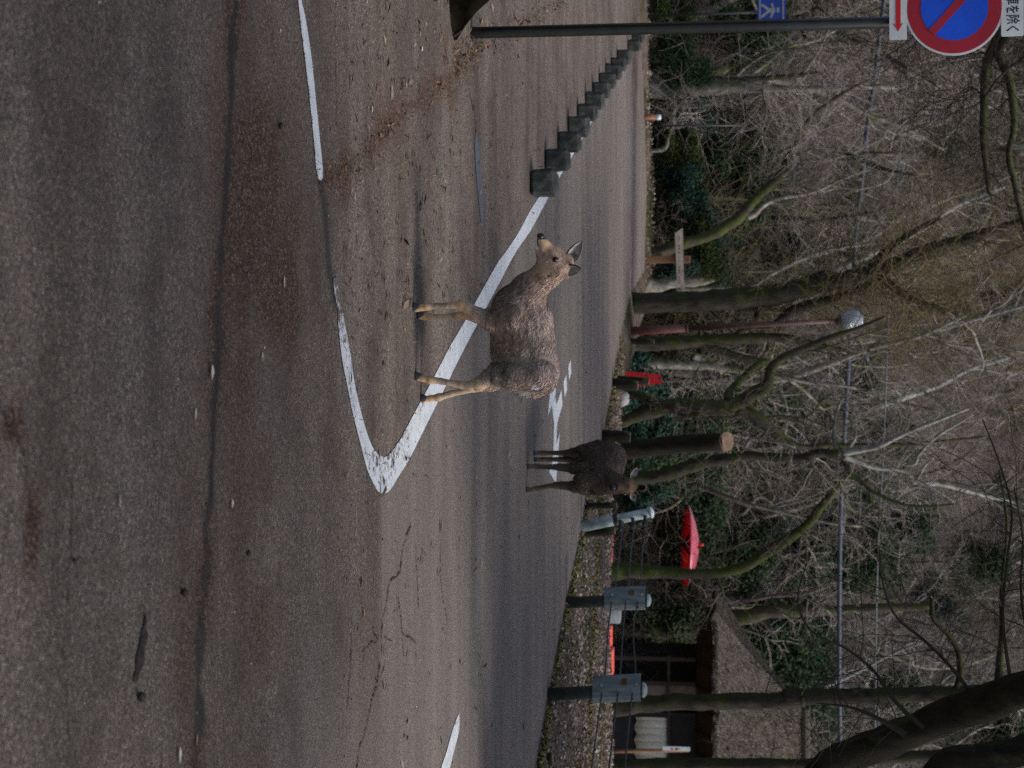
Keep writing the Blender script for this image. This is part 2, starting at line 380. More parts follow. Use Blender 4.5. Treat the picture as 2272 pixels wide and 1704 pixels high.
# ------------------------------------------------------------------ painted markings (children of the road)
m, nt, b = new_mat('road_paint')
wear = noise(nt, 20, 8, 0.8, dist=1.4); w2 = noise(nt, 2.2, 4, 0.6); at_w = nd(nt, 'ShaderNodeAttribute', attribute_name='wear')
wv = mathn(nt, 'ADD', mathn(nt, 'ADD', wear, mathn(nt, 'MULTIPLY', w2, 0.25)), at_w.outputs['Fac'])
fac = ramp(nt, wv, [(0.745, (0, 0, 0)), (0.77, (1, 1, 1))])
pc = ramp(nt, noise(nt, 9, 6, 0.7), [(0.3, (0.40, 0.43, 0.45)), (0.65, (0.56, 0.59, 0.61))])
c = mixc(nt, fac, pc, ramp(nt, noise(nt, 120, 3), [(0.3, (0.03, 0.022, 0.018)), (0.7, (0.13, 0.10, 0.085))]))
nt.links.new(c, b.inputs['Base Color']); b.inputs['Roughness'].default_value = 0.7; bump(nt, b, noise(nt, 180, 3), 0.4, 0.002); PAINT = m
def ribbon(name, L, Rr, n, z=0.004, mat=PAINT, wear=None, cross=9):
    A, B = spline(L, n), spline(Rr, n); v = []; f = []; wa = []
    for i in range(n):
        for k in range(cross):
            t = k / (cross - 1); p = A[i] * (1 - t) + B[i] * t; v.append((p[0], p[1], z)); e = 1 - abs(2 * t - 1)
            wa.append(wear(i / (n - 1), t) if wear else 0.0)
    for i in range(n - 1):
        for k in range(cross - 1):
            q = i * cross + k; f.append((q, q + 1, q + cross + 1, q + cross))
    me = bpy.data.meshes.new(name); me.from_pydata(v, [], f)
    # face up
    me.update()
    if me.polygons[0].normal.z < 0: me.flip_normals()
    a = me.attributes.new('wear', 'FLOAT', 'POINT'); a.data.foreach_set('value', np.array(wa, np.float32))
    return link(name, me, mat, road)
outer = [(380, 330), (388, 420), (405, 500), (412, 600), (418, 690), (440, 850), (470, 1000), (500, 1150), (550, 1350), (590, 1500), (632, 1592), (656, 1631), (688, 1645), (720, 1633), (750, 1594), (788, 1530), (850, 1430), (950, 1230), (1060, 1010), (1200, 730), (1382, 390)]
inner = [(398, 310), (420, 420), (432, 500), (445, 570), (470, 700), (490, 820), (510, 960), (540, 1100), (580, 1250), (615, 1345), (640, 1385), (664, 1408), (690, 1419), (715, 1412), (745, 1382), (770, 1345), (800, 1300), (880, 1150), (1000, 930), (1100, 740), (1200, 570), (1382, 245)]
far_lo = [(1120, 560), (1150, 515), (1183, 455), (1225, 398), (1270, 330), (1322, 240), (1362, 172), (1400, 100)]
far_hi = [(1143, 560), (1174, 515), (1202, 465), (1233, 406), (1275, 336), (1326, 246), (1365, 176), (1402, 103)]
L = np.concatenate([G2(Z10, outer)[:-1], G2(lambda a, b: (a, b), far_hi)[1:]])
L = np.concatenate([G2(Z10, outer), G2(lambda a, b: (a, b), far_hi)]); I = np.concatenate([G2(Z10, inner), G2(lambda a, b: (a, b), far_lo)])
nO = len(outer)
def wear1(s_, t):
    i = s_ * (len(L) - 1); w_ = 0.0
    if i < 6: w_ = 0.16 - 0.016 * i
    if 6 <= i < 16: w_ = 0.02 + (0.085 if t > 0.55 and i > 9 else 0.0) + (0.06 if 0.2 < t < 0.5 else 0)
    if i >= 16: w_ = -0.05 + 0.10 * (t > 0.6) * (i < 20)
    return w_
ribbon('painted_line', L, I, 220, wear=wear1, cross=13)
ribbon('painted_line', G2(Z4, [(155, -100), (165, 0), (180, 150), (205, 350), (230, 560), (260, 850), (280, 1070), (302, 1108)]),
       G2(Z4, [(175, -100), (185, 0), (207, 100), (232, 250), (252, 400), (282, 700), (316, 1050), (306, 1108)]), 60, wear=lambda s_, t: 0.03 + (0.08 if t < 0.25 else -0.02))
ribbon('painted_line', G2(Z9, [(872, 1325), (873, 1420), (850, 1520), (815, 1660), (780, 1800)]), G2(Z9, [(870, 1327), (838, 1410), (795, 1560), (764, 1650), (720, 1800)]), 30, wear=lambda s_, t: 0.05)
def flat_poly(name, P, z, mat, parent):
    me = bpy.data.meshes.new(name); me.from_pydata([(p[0], p[1], z) for p in P], [], [tuple(range(len(P)))]); me.update()
    if me.polygons[0].normal.z < 0: me.flip_normals()
    return link(name, me, mat, parent)
for P in ([(515, 178), (520, 330), (497, 415), (488, 265)], [(468, 345), (475, 510), (447, 595), (437, 425)], [(290, 545), (355, 490), (345, 590), (265, 800)],
          [(415, 508), (425, 680), (368, 868), (362, 985), (360, 1095), (398, 970), (385, 1100), (380, 1240), (365, 1390), (357, 1505), (340, 1500), (278, 1400), (315, 1290), (325, 1170), (332, 1000), (333, 870), (310, 680), (345, 575), (362, 670)]):
    flat_poly('painted_symbol', G2(ZT, P), 0.004, PAINT, road)
FADED = simple('faded_paint', [(0.3, (0.03, 0.034, 0.042)), (0.5, (0.075, 0.088, 0.11)), (0.7, (0.11, 0.12, 0.135))], 30, 0.8, stretch=(1, 6, 1))
P = [(1258, 780), (1270, 850), (1285, 980), (1298, 1150), (1305, 1300), (1300, 1410), (1285, 1340), (1272, 1200), (1258, 1050), (1250, 900)]
flat_poly('faded_patch', G2(Z4, P), 0.004, FADED, road)
# cracks: thin irregular ribbons
CRACK = simple('crack', [(0.3, (0.012, 0.01, 0.009)), (0.7, (0.035, 0.028, 0.024))], 20, 0.9, 0)
def crack(pts_w, wd=0.004, n=40, jag=0.012, seed=0):
    P = spline(pts_w, n); r = np.random.default_rng(seed + 50); P = P + r.normal(size=P.shape) * jag * 0.5
    T = np.gradient(P, axis=0); N = np.stack([-T[:, 1], T[:, 0]], 1); N /= np.linalg.norm(N, axis=1)[:, None]
    ww = wd * 0.9 * (0.2 + r.random(n) ** 1.5)[:, None]; ww[0] = ww[-1] = 0.0005
    v = np.concatenate([P + N * ww, P - N * ww]); v = np.concatenate([v, np.full((len(v), 1), 0.0045)], 1)
    mb = MB(); mb.add(v, [(i, i + n, i + n + 1, i + 1) for i in range(n - 1)])
    o = mb.build('crack', CRACK, road)
    return o
for k, (fz, P, wd) in enumerate([(Z9, [(585, 150), (560, 230), (530, 330), (505, 470), (450, 530), (430, 650), (405, 760), (398, 880)], .009), (Z9, [(390, 1010), (370, 1150), (345, 1230), (310, 1390), (260, 1570), (240, 1700)], .009),
        (Z9, [(345, 790), (355, 840), (380, 870), (330, 900), (280, 950)], .006), (Z9, [(610, 300), (620, 560), (625, 680)], .006), (Z9, [(760, 250), (765, 560), (790, 700), (800, 780)], .007), (Z9, [(500, 620), (520, 760), (535, 1000)], .006),
        (Z9, [(215, 740), (212, 1000), (190, 1300)], .006),
        (Z2, [(-40, 700), (20, 900), (70, 1000), (130, 1120), (165, 1280), (190, 1480), (210, 1600)], .003), (Z3, [(440, -100), (430, 250), (405, 700), (390, 950), (405, 1300), (430, 1600)], .003),
        (Z4, [(400, 0), (395, 200), (402, 560), (405, 800)], .004), (Z4, [(1040, 150), (1060, 250), (1090, 400)], .006), (Z4, [(1205, 490), (1220, 580), (1250, 700), (1258, 800)], .006)]):
    crack(G2(fz, P), wd, seed=k)

# ------------------------------------------------------------------ litter on the road
LEAF = attr_mat('dry_leaf', 0.7, 0.3, 90, 0.25)
def leaf_geo(L_, W_, curl=0.15, rz=0.0, n=5):
    v = []; f = []
    for i in range(n):
        t = i / (n - 1); w_ = W_ * math.sin(math.pi * min(0.97, max(0.04, t)) ** 0.9); z = curl * L_ * (4 * (t - 0.5) ** 2)
        for k in (-1, 0, 1): v.append((L_ * (t - 0.5), k * w_ / 2, z + (0.25 * w_ if k else 0)))
    for i in range(n - 1):
        for k in (0, 1): f.append((i * 3 + k, i * 3 + k + 1, i * 3 + 4 + k, i * 3 + 3 + k))
    return rot(np.array(v), rz) + np.array((0, 0, 0.005)), f
pale = (0.50, 0.45, 0.36); tan_ = (0.28, 0.17, 0.08); brn = (0.10, 0.06, 0.035)
big_leaves = [(Z2, 1285, 625, 95, 0.028, pale, 'broad pale bamboo leaf lying on the dark seam in the asphalt'), (Z2, 1187, 880, 75, 0.014, pale, 'slim curled pale leaf beside the dark asphalt seam'),
    (Z2, 722, 1420, 100, 0.010, (0.3, 0.27, 0.2), 'thin straw coloured leaf on bare asphalt'), (Z2, 1733, 70, 80, 0.015, pale, 'small pale leaf on the brown gravelly asphalt'), (Z2, 1600, 525, 50, 0.012, pale, 'short pale leaf scrap on gravelly asphalt'),
    (Z3, 1080, 1580, 100, 0.022, pale, 'pointed pale leaf on the asphalt across the road from the deer'), (Z3, 1187, 1490, 85, 0.012, tan_, 'rust brown leaf sliver on asphalt'), (Z2, 1412, 1430, 30, 0.02, pale, 'tiny pale leaf crumb on asphalt'),
    (Z4, 920, 300, 22, 0.03, pale, 'pale crumpled leaf on the road before the sign pole'), (Z4, 1020, 1060, 70, 0.02, (0.05, 0.12, 0.04), 'small fresh green leaf on the road near the stone blocks'), (Z4, 1285, 130, 45, 0.05, (0.4, 0.18, 0.06), 'orange brown leaf lying behind the sign pole'),
    (Z4, 615, 670, 45, 0.02, pale, 'pale split leaf on the road inside the painted line'), (Z4, 512, 1210, 60, 0.006, pale, 'straight pale straw on the road'), (Z9, 285, 720, 70, 0.02, tan_, 'curled brown leaf on open asphalt beside a crack'), (Z9, 758, 190, 90, 0.03, (0.2, 0.1, 0.03), 'long brown leaf on asphalt near the fence'),
    (Z9, 608, 975, 50, 0.01, brn, 'short dark twig scrap on asphalt')]
for fz, zx, zy, len_z, wd, col, lab in big_leaves:
    s_ = {id(Z2): 2.766, id(Z3): 2.747, id(Z4): 2.765, id(Z9): 2.747}[id(fz)]
    g_ = ground(*fz(zx, zy)); Lm = max(0.03, len_z / s_ / ppm(g_[1])); mb = MB(); v, f = leaf_geo(Lm, wd, 0.08, R.uniform(-0.12, 0.12)); mb.add(v, f, col)
    o = mb.build('fallen_leaf', LEAF, smooth=True); o.location = (g_[0], g_[1], 0); tag(o, lab, 'leaf', 'fallen leaves on the road')
DROP = simple('dropping', [(0.3, (0.012, 0.009, 0.006)), (0.7, (0.03, 0.022, 0.015))], 60, 0.6, 0.5, 0.003)
for k, (fz, zx, zy, r_, lab) in enumerate([(Z3, 1103, 590, .011, 'single dark deer dropping on bare asphalt near the seam'), (Z3, 837, 1225, .012, 'single dark dropping beside the long wet stain'), (Z3, 440, 395, .006, 'tiny dark pellet on the hairline crack'), (Z1, 1708, 772, .009, 'dark pellet between seam and painted line'), (Z3, 1500, 348, .008, 'dark pellet with a rust brown scrap')]):
    g_ = ground(*fz(zx, zy)); mb = MB(); v, f = lathe([(0.001, -1), (0.6, -0.75), (0.95, -0.2), (0.9, 0.3), (0.5, 0.8), (0.001, 1)], 10)
    v = rot(v[:, [2, 1, 0]] * np.array((r_ * 1.5, r_, r_)), R.uniform(-0.4, 0.4)); mb.add(v + np.array((0, 0, r_ + 0.001)), f)
    o = mb.build('deer_dropping', DROP, smooth=True); o.location = (g_[0], g_[1], 0); tag(o, lab, 'dropping', 'deer droppings on the road')
STAIN = simple('wet_stain', [(0.35, (0.012, 0.008, 0.006)), (0.65, (0.05, 0.036, 0.03))], 40, 0.45, 0.6, 0.004)
P = [(878, 705), (888, 760), (880, 800), (893, 850), (880, 900), (870, 960), (868, 1030), (845, 1060), (830, 1130), (810, 1145), (806, 1110), (822, 1060), (820, 1000), (830, 950), (848, 890), (855, 830), (868, 790), (870, 740)]
flat_poly('wet_stain', G2(Z3, P), 0.005, STAIN, road)

def scatter_litter(name, n, region, smin, smax, cols, seed, label, mat=LEAF, lift=0.004, surf=None, width=(0.25, 0.6), flat=0.25):
    r = np.random.default_rng(seed); pts = region(r, n); n = len(pts)
    zz = surf(pts[:, 0], pts[:, 1]) if surf is not None else np.zeros(n)
    L_ = smin + (smax - smin) * r.random(n) ** 2; W_ = L_ * (width[0] + (width[1] - width[0]) * r.random(n)); a = r.random(n) * 2 * math.pi
    t1 = r.normal(size=n) * flat; t2 = r.normal(size=n) * flat
    ex = np.stack([np.cos(a), np.sin(a), t1], 1) * L_[:, None] / 2; ey = np.stack([-np.sin(a), np.cos(a), t2], 1) * W_[:, None] / 2
    c0 = np.stack([pts[:, 0], pts[:, 1], zz + lift + np.abs(t1) * L_ / 2 + np.abs(t2) * W_ / 2], 1)
    V = np.stack([c0 - ex, c0 + ey * 0.9 + np.array((0, 0, 0.1)) * L_[:, None], c0 + ex, c0 - ey], 1).reshape(-1, 3)
    idx = np.arange(n)[:, None] * 4; Fc = np.concatenate([idx + [0, 1, 2], idx + [0, 2, 3]])
    C = np.array(cols)[r.integers(0, len(cols), n)] * (0.6 + 0.8 * r.random((n, 1)))
    mb = MB(); mb.v = [V]; mb.f = [tuple(q) for q in Fc.tolist()]; mb.n = len(V); mb.c = [np.repeat(C, 4, 0)]
    o = mb.build(name, mat); kind(o, 'stuff', label); return o
browns = [brn, (0.06, 0.04, 0.025), (0.16, 0.10, 0.06), (0.03, 0.022, 0.016), (0.22, 0.17, 0.12)]
def reg_far(r, n):
    w_ = r.uniform(760, 1420, n); u_ = r.uniform(0, 1704, n); p = np.array([ground(a, b_)[:2] for a, b_ in zip(w_, u_)])
    dens = np.where(u_ < 700, 1.0, 0.35); return p[(y_edge(p[:, 0]) - p[:, 1] > 0.1) & (r.random(n) < dens)]
scatter_litter('leaf_debris', 2800, reg_far, 0.012, 0.075, browns, 3, 'small twigs and leaf scraps scattered over the road', width=(0.12, 0.45))
def reg_near(r, n): return np.stack([r.uniform(-3, 3, n), r.uniform(2.8, 9, n)], 1)
scatter_litter('grit', 2600, reg_near, 0.003, 0.016, browns + [(0.36, 0.33, 0.29), (0.28, 0.2, 0.12)], 4, 'grit and crumbs of leaf on the asphalt', width=(0.3, 0.8))
def reg_line(P, sd):
    P = np.asarray(P)
    def g(r, n):
        t = r.random(n) * (len(P) - 1); i = np.minimum(t.astype(int), len(P) - 2); f_ = (t - i)[:, None]
        return P[i] * (1 - f_) + P[i + 1] * f_ + r.normal(size=(n, 2)) * sd
    return g
pole_litter = G2(ZB, [(240, 470), (300, 480), (380, 440), (460, 350), (700, 240), (840, 180), (960, 90), (1080, 30), (1150, -30)])
scatter_litter('leaf_drift', 1500, reg_line(pole_litter, 0.055), 0.008, 0.045, browns + [(0.2, 0.09, 0.04), (0.09, 0.08, 0.02)], 5, 'drift of brown needles and leaves round the sign pole', width=(0.15, 0.5), flat=0.5)
scatter_litter('needle_drift', 1500, reg_line(rust_line, 0.05), 0.006, 0.03, [(0.12, 0.05, 0.025), (0.07, 0.035, 0.02), (0.2, 0.1, 0.05)], 6, 'rust brown needles gathered along a dip in the asphalt', width=(0.1, 0.4), flat=0.4)
def reg_verge(r, n):
    x_ = r.uniform(-2.5, 9, n); y_ = r.uniform(10, 25, n); d_ = y_ - y_edge(x_); k = (d_ > -0.05) & (y_ < y_crest(x_) + 1.2); return np.stack([x_, y_], 1)[k]
litter_c = [(0.16, 0.12, 0.095), (0.12, 0.085, 0.065), (0.22, 0.185, 0.16), (0.31, 0.28, 0.255), (0.19, 0.135, 0.105), (0.08, 0.06, 0.045), (0.2, 0.13, 0.10)]
scatter_litter('leaf_litter', 120000, reg_verge, 0.015, 0.06, litter_c, 8, 'thick brown and grey leaf litter covering the verge behind the fence', surf=terrain, width=(0.4, 0.7), flat=0.35)
def reg_mossv(r, n):
    x_ = r.uniform(-0.5, 5.5, n); t = r.random(n) < 0.4
    y_ = np.where(t, 18.8 - 0.35 * (x_ - 2.5) + r.normal(size=n) * 0.10, y_edge(x_) + 0.1 + np.abs(r.normal(size=n)) * 0.10); return np.stack([x_, y_], 1)[(x_ > 1.2) | ~t]
scatter_litter('moss', 9000, reg_mossv, 0.015, 0.05, [(0.10, 0.10, 0.015), (0.05, 0.06, 0.012), (0.14, 0.12, 0.02)], 9, 'strips of yellow green moss along the verge', surf=terrain, width=(0.4, 0.9), flat=0.6, lift=0.012)

# ================================================================== STREET OBJECTS
PAINT_BLACK = simple('dark_post_paint', [(0.3, (0.008, 0.009, 0.009)), (0.7, (0.018, 0.02, 0.019))], 14, 0.38, 0.15, 0.002, spec=0.5)
SIGN_WHITE = simple('sign_white', [(0.3, (0.58, 0.62, 0.64)), (0.7, (0.74, 0.78, 0.80))], 5, 0.45, 0)
SIGN_RED = simple('sign_red', [(0.3, (0.33, 0.012, 0.026)), (0.7, (0.42, 0.016, 0.036))], 4, 0.4, 0)
SIGN_BLUE = simple('sign_blue', [(0.3, (0.004, 0.07, 0.62)), (0.7, (0.008, 0.11, 0.85))], 4, 0.4, 0)
ARROW_RED = simple('arrow_red', [(0.3, (0.5, 0.015, 0.022)), (0.7, (0.6, 0.02, 0.03))], 4, 0.45, 0)
INK = simple('ink_black', [(0.3, (0.01, 0.01, 0.012)), (0.7, (0.02, 0.02, 0.022))], 10, 0.5, 0)
STEEL = simple('galvanised_steel', [(0.3, (0.20, 0.22, 0.23)), (0.7, (0.34, 0.36, 0.37))], 12, 0.5, 0.1, 0.002, metal=0.3)

pb = ground(1045, 73); PY = float(pb[1])
sp_o = thing('parking_sign', 'round blue and red no parking sign with plates on a black pole', 'sign', (pb[0], pb[1], 0))
pole_top = at(2330, 41, PY)
mb = MB(); d_ = pole_top - pb; mb.tube([np.zeros(3) - d_ * 0.05, d_ * 0.03, d_ * 0.5, d_], 0.038, 20); mb.build('pole', PAINT_BLACK, sp_o, True)
def disc(r, y0, y1, cx, cz, n=72, bev=0.0):
    v = []; f = []
    for (rr, yy) in ((r, y1), (r, y0)):
        for k in range(n):
            a = 2 * math.pi * k / n; v.append((cx + rr * math.cos(a), yy, cz + rr * math.sin(a)))
    f.append(tuple(range(n))[::-1] if False else tuple(n + k for k in range(n))); f.append(tuple(range(n))[::-1])
    for k in range(n): f.append((k, (k + 1) % n, n + (k + 1) % n, n + k))
    return v, f
cdisc = at(2117, 17.3, PY - 0.06) - pb; sc_ = PY / F_PX
rdisc = 102.5 * sc_
mb = MB(); mb.add(*disc(rdisc, -0.066, -0.062, cdisc[0], cdisc[2])); face = mb.build('sign_plate', SIGN_WHITE, sp_o)
mb = MB(); mb.add(*disc(98 * sc_, -0.0685, -0.0665, cdisc[0], cdisc[2])); mb.build('red_ring', SIGN_RED, face)
mb = MB(); mb.add(*disc(70 * sc_, -0.071, -0.069, cdisc[0], cdisc[2])); mb.build('blue_field', SIGN_BLUE, face)
a_ = math.radians(-42); hw = 8.2 * sc_; Lb = 71 * sc_; v = []
dx, dz = math.cos(a_), math.sin(a_)
for s1, s2 in ((-1, -1), (1, -1), (1, 1), (-1, 1)): v.append((cdisc[0] + dx * Lb * s1 - dz * hw * s2, -0.0735, cdisc[2] + dz * Lb * s1 + dx * hw * s2))
v += [(p[0], -0.0712, p[2]) for p in v]
mb = MB(); mb.add(v, [(0, 1, 2, 3), (4, 7, 6, 5), (0, 4, 5, 1), (1, 5, 6, 2), (2, 6, 7, 3), (3, 7, 4, 0)]); mb.build('red_slash', SIGN_RED, face)
def rplate(x0, x1, z0, z1, y0, y1, r=0.015, n=5):
    out = []
    for cx, cz, a0 in ((x1 - r, z1 - r, 0), (x0 + r, z1 - r, 90), (x0 + r, z0 + r, 180), (x1 - r, z0 + r, 270)):
        for k in range(n + 1):
            a = math.radians(a0 + 90 * k / n); out.append((cx + r * math.cos(a), cz + r * math.sin(a)))
    m_ = len(out); v = [(a, y0, b_) for a, b_ in out] + [(a, y1, b_) for a, b_ in out]
    f = [tuple(range(m_)), tuple(range(2 * m_ - 1, m_ - 1, -1))] + [(k, m_ + k, m_ + (k + 1) % m_, (k + 1) % m_) for k in range(m_)]
    return v, f
p0 = at(1973, -53, PY - 0.06) - pb; p1 = at(2012, 88, PY - 0.06) - pb
mb = MB(); mb.add(*rplate(p0[0], p1[0], p0[2], p1[2], -0.068, -0.063, 0.006)); ap = mb.build('arrow_plate', SIGN_WHITE, sp_o)
zc = (p0[2] + p1[2]) / 2 ; xe = p1[0] - (88 - 71) * sc_; h1, h2 = 5.2 * sc_, 10.2 * sc_; xh = xe - 18 * sc_; x0_ = p0[0] + 0.03
pts = [(x0_, zc - h1), (xh + 3 * sc_, zc - h1), (xh, zc - h2), (xe, zc), (xh, zc + h2), (xh + 3 * sc_, zc + h1), (x0_, zc + h1)]
mb = MB(); n_ = len(pts); mb.add([(a, -0.0705, b_) for a, b_ in pts] + [(a, -0.0685, b_) for a, b_ in pts], [tuple(range(n_)), tuple(range(2 * n_ - 1, n_ - 1, -1))] + [(k, n_ + k, n_ + (k + 1) % n_, (k + 1) % n_) for k in range(n_)])
mb.build('red_arrow', ARROW_RED, ap)
q0 = at(2221, -48, PY - 0.06) - pb; q1 = at(2271, 80, PY - 0.06) - pb
mb = MB(); mb.add(*rplate(q0[0], q1[0], q0[2], q1[2], -0.068, -0.063, 0.010)); tp = mb.build('text_plate', SIGN_WHITE, sp_o)
def text_mesh(body, height, width, cx, cz, y, name, mat, parent, bold=0.0):
    c_ = bpy.data.curves.new(name, 'FONT'); c_.body = body; c_.offset = bold
    t = bpy.data.objects.new(name, c_); COL.objects.link(t); dg = bpy.context.evaluated_depsgraph_get()
    me = bpy.data.meshes.new_from_object(t.evaluated_get(dg)); bpy.data.objects.remove(t)
    a = np.array([v.co[:] for v in me.vertices]); mn, mx = a.min(0), a.max(0)
    X = (a[:, 0] - (mn[0] + mx[0]) / 2) / (mx[0] - mn[0]) * width + cx; Zc = (a[:, 1] - (mn[1] + mx[1]) / 2) / (mx[1] - mn[1]) * height + cz
    me.vertices.foreach_set('co', np.stack([X, np.full(len(X), y), Zc], 1).astype(np.float32).ravel()); me.materials.clear()
    o = link(name, me, mat, parent); return o
t0 = at(2247, -9, PY - 0.06) - pb; t1 = at(2247, 70, PY - 0.06) - pb
text_mesh('車を除く', 28.5 * sc_, (t1 - t0)[0], (t0[0] + t1[0]) / 2, t0[2], -0.0692, 'lettering', INK, tp, 0.012)
for zz in (cdisc[2], (p0[2] + p1[2]) / 2, (q0[2] + q1[2]) / 2):
    mb = MB(); mb.box((d_[0] * zz / d_[2] * 1.0 - 0.01, -0.045, zz), (0.10, 0.03, 0.03), bev=0.004); mb.build('bracket', STEEL, sp_o)

# small blue crossing sign far behind, partly hidden by the pole
bs = at(1680, 24, 33.0); g0 = tz(bs[0], 33.0)
bo = thing('crossing_sign', 'small blue square sign with white walking figure behind the black pole', 'sign', (bs[0], 33.0, g0))
s_m = 33.0 / F_PX; zc0 = bs[2] - g0; W_ = 62 * s_m
mb = MB(); mb.tube([(0.02, 0.05, -0.3), (0.02, 0.05, zc0 + W_)], 0.03, 10); mb.build('pole', PAINT_BLACK, bo, True)
mb = MB(); mb.add(*rplate(-W_ / 2, W_ / 2, zc0, zc0 + W_, -0.01, 0.0, 0.03)); bp = mb.build('sign_plate', simple('dimmed_blue', [(0.3, (0.006, 0.03, 0.20)), (0.7, (0.01, 0.05, 0.30))], 4, 0.6, 0), bo)  # dimness put into the colour: darker copy of the sign blue
for zz in (zc0 + 0.06, zc0 + W_ - 0.06):
    mb = MB(); mb.box((0, -0.0125, zz), (W_ * 0.84, 0.002, 0.03)); mb.build('white_stripe', STEEL, bp)
mb = MB(); zc1 = zc0 + W_ * 0.5
for a, b_, r_ in (((0, 0.11), (0.0, 0.17), 0.055), ((0, 0.08), (0, -0.05), 0.05), ((0, 0.05), (0.16, -0.02), 0.022), ((0, 0.05), (-0.15, 0.0), 0.022), ((0, -0.04), (0.14, -0.22), 0.028), ((0, -0.04), (-0.13, -0.22), 0.028)):
    mb.tube([(a[0], -0.0125, zc1 + a[1]), (b_[0], -0.0125, zc1 + b_[1])], r_, 8)
v_ = np.concatenate(mb.v); v_[:, 1] = -0.0125 + (v_[:, 1] + 0.0125) * 0.03; mb.v = [v_]; mb.build('walking_figure', STEEL, bp)

# ------------------------------------------------------------------ low stone blocks
STONE = simple('block_stone', [(0.25, (0.012, 0.015, 0.013)), (0.5, (0.034, 0.038, 0.035)), (0.75, (0.095, 0.10, 0.095))], 11, 0.85, 0.5, 0.006, var=0.2)
base_z = [(1600, 860), (1400, 980), (1240, 1085), (1105, 1170), (990, 1248), (885, 1315), (795, 1372), (715, 1428), (640, 1482), (575, 1527), (515, 1575), (415, 1665), (345, 1700)]
ords = ['nearest the white line end', 'second', 'third', 'fourth', 'fifth', 'sixth', 'seventh', 'eighth', 'ninth', 'tenth', 'eleventh', 'twelfth', 'last']
ref = None; BP = []
for k, (zy, zx) in enumerate(base_z):
    g_ = ground(*ZB(zx, zy)); BP.append(g_)
BP = np.array(BP); dirv = BP[6] - BP[0]; yaw = math.atan2(dirv[1], dirv[0]) - math.pi / 2
def stone_block(seed):
    r = np.random.default_rng(seed); v, f = bevel_box(0.108, 0.10, 0.122, 0.034); v = v + r.normal(size=v.shape) * 0.006; v[:, 2] += 0.112; v[:, :2] *= 1 + r.normal() * .05
    mb = MB(); mb.add(v, f); return mb
for k, g_ in enumerate(BP):
    o = stone_block(k).build('stone_block', STONE); o.location = (g_[0] - 0.12, g_[1] + 0.15, 0); o.rotation_euler = (0, 0, yaw * 0.35 + R.uniform(-0.13, 0.13)); o.rotation_euler[0] = R.uniform(-.03, .03); o.rotation_euler[1] = R.uniform(-.03, .03)
    nth = {0: 'first squared dark stone block of the kerb row, where the white line meets it', 12: 'last squared dark stone block of the kerb row, against the forest edge'}.get(k, f'{ords[k]} squared dark stone block of the kerb row counted from the deer')
    tag(o, nth, 'stone block', 'row of low stone blocks along the white line')

# ------------------------------------------------------------------ cable guard fence
POSTW = simple('worn_white_paint', [(0.3, (0.10, 0.14, 0.13)), (0.45, (0.22, 0.27, 0.26)), (0.6, (0.42, 0.48, 0.48))], 5, 0.6, 0.3, 0.003, spec=0.3)
POSTD = simple('dark_green_post', [(0.3, (0.01, 0.014, 0.013)), (0.7, (0.035, 0.045, 0.04))], 9, 0.6, 0.3, 0.003)
BRKT = simple('grey_bracket', [(0.3, (0.03, 0.05, 0.035)), (0.45, (0.12, 0.15, 0.155)), (0.75, (0.24, 0.265, 0.27))], 7, 0.55, 0.2, 0.002, stretch=(2.5, 1, 0.5))
RUST = simple('rust', [(0.3, (0.05, 0.025, 0.008)), (0.7, (0.16, 0.09, 0.02))], 20, 0.9, 0.4)
CABLE = simple('cable', [(0.3, (0.025, 0.032, 0.035)), (0.7, (0.06, 0.07, 0.075))], 60, 0.5, 0.5, 0.003)
DARKWOOD = bark_mat('old_dark_wood', (0.006, 0.005, 0.004), (0.03, 0.025, 0.016), moss_amt=0.25)
CUTWOOD = simple('cut_wood', [(0.3, (0.09, 0.055, 0.033)), (0.7, (0.26, 0.175, 0.11))], 9, 0.85, 0.4, 0.004)
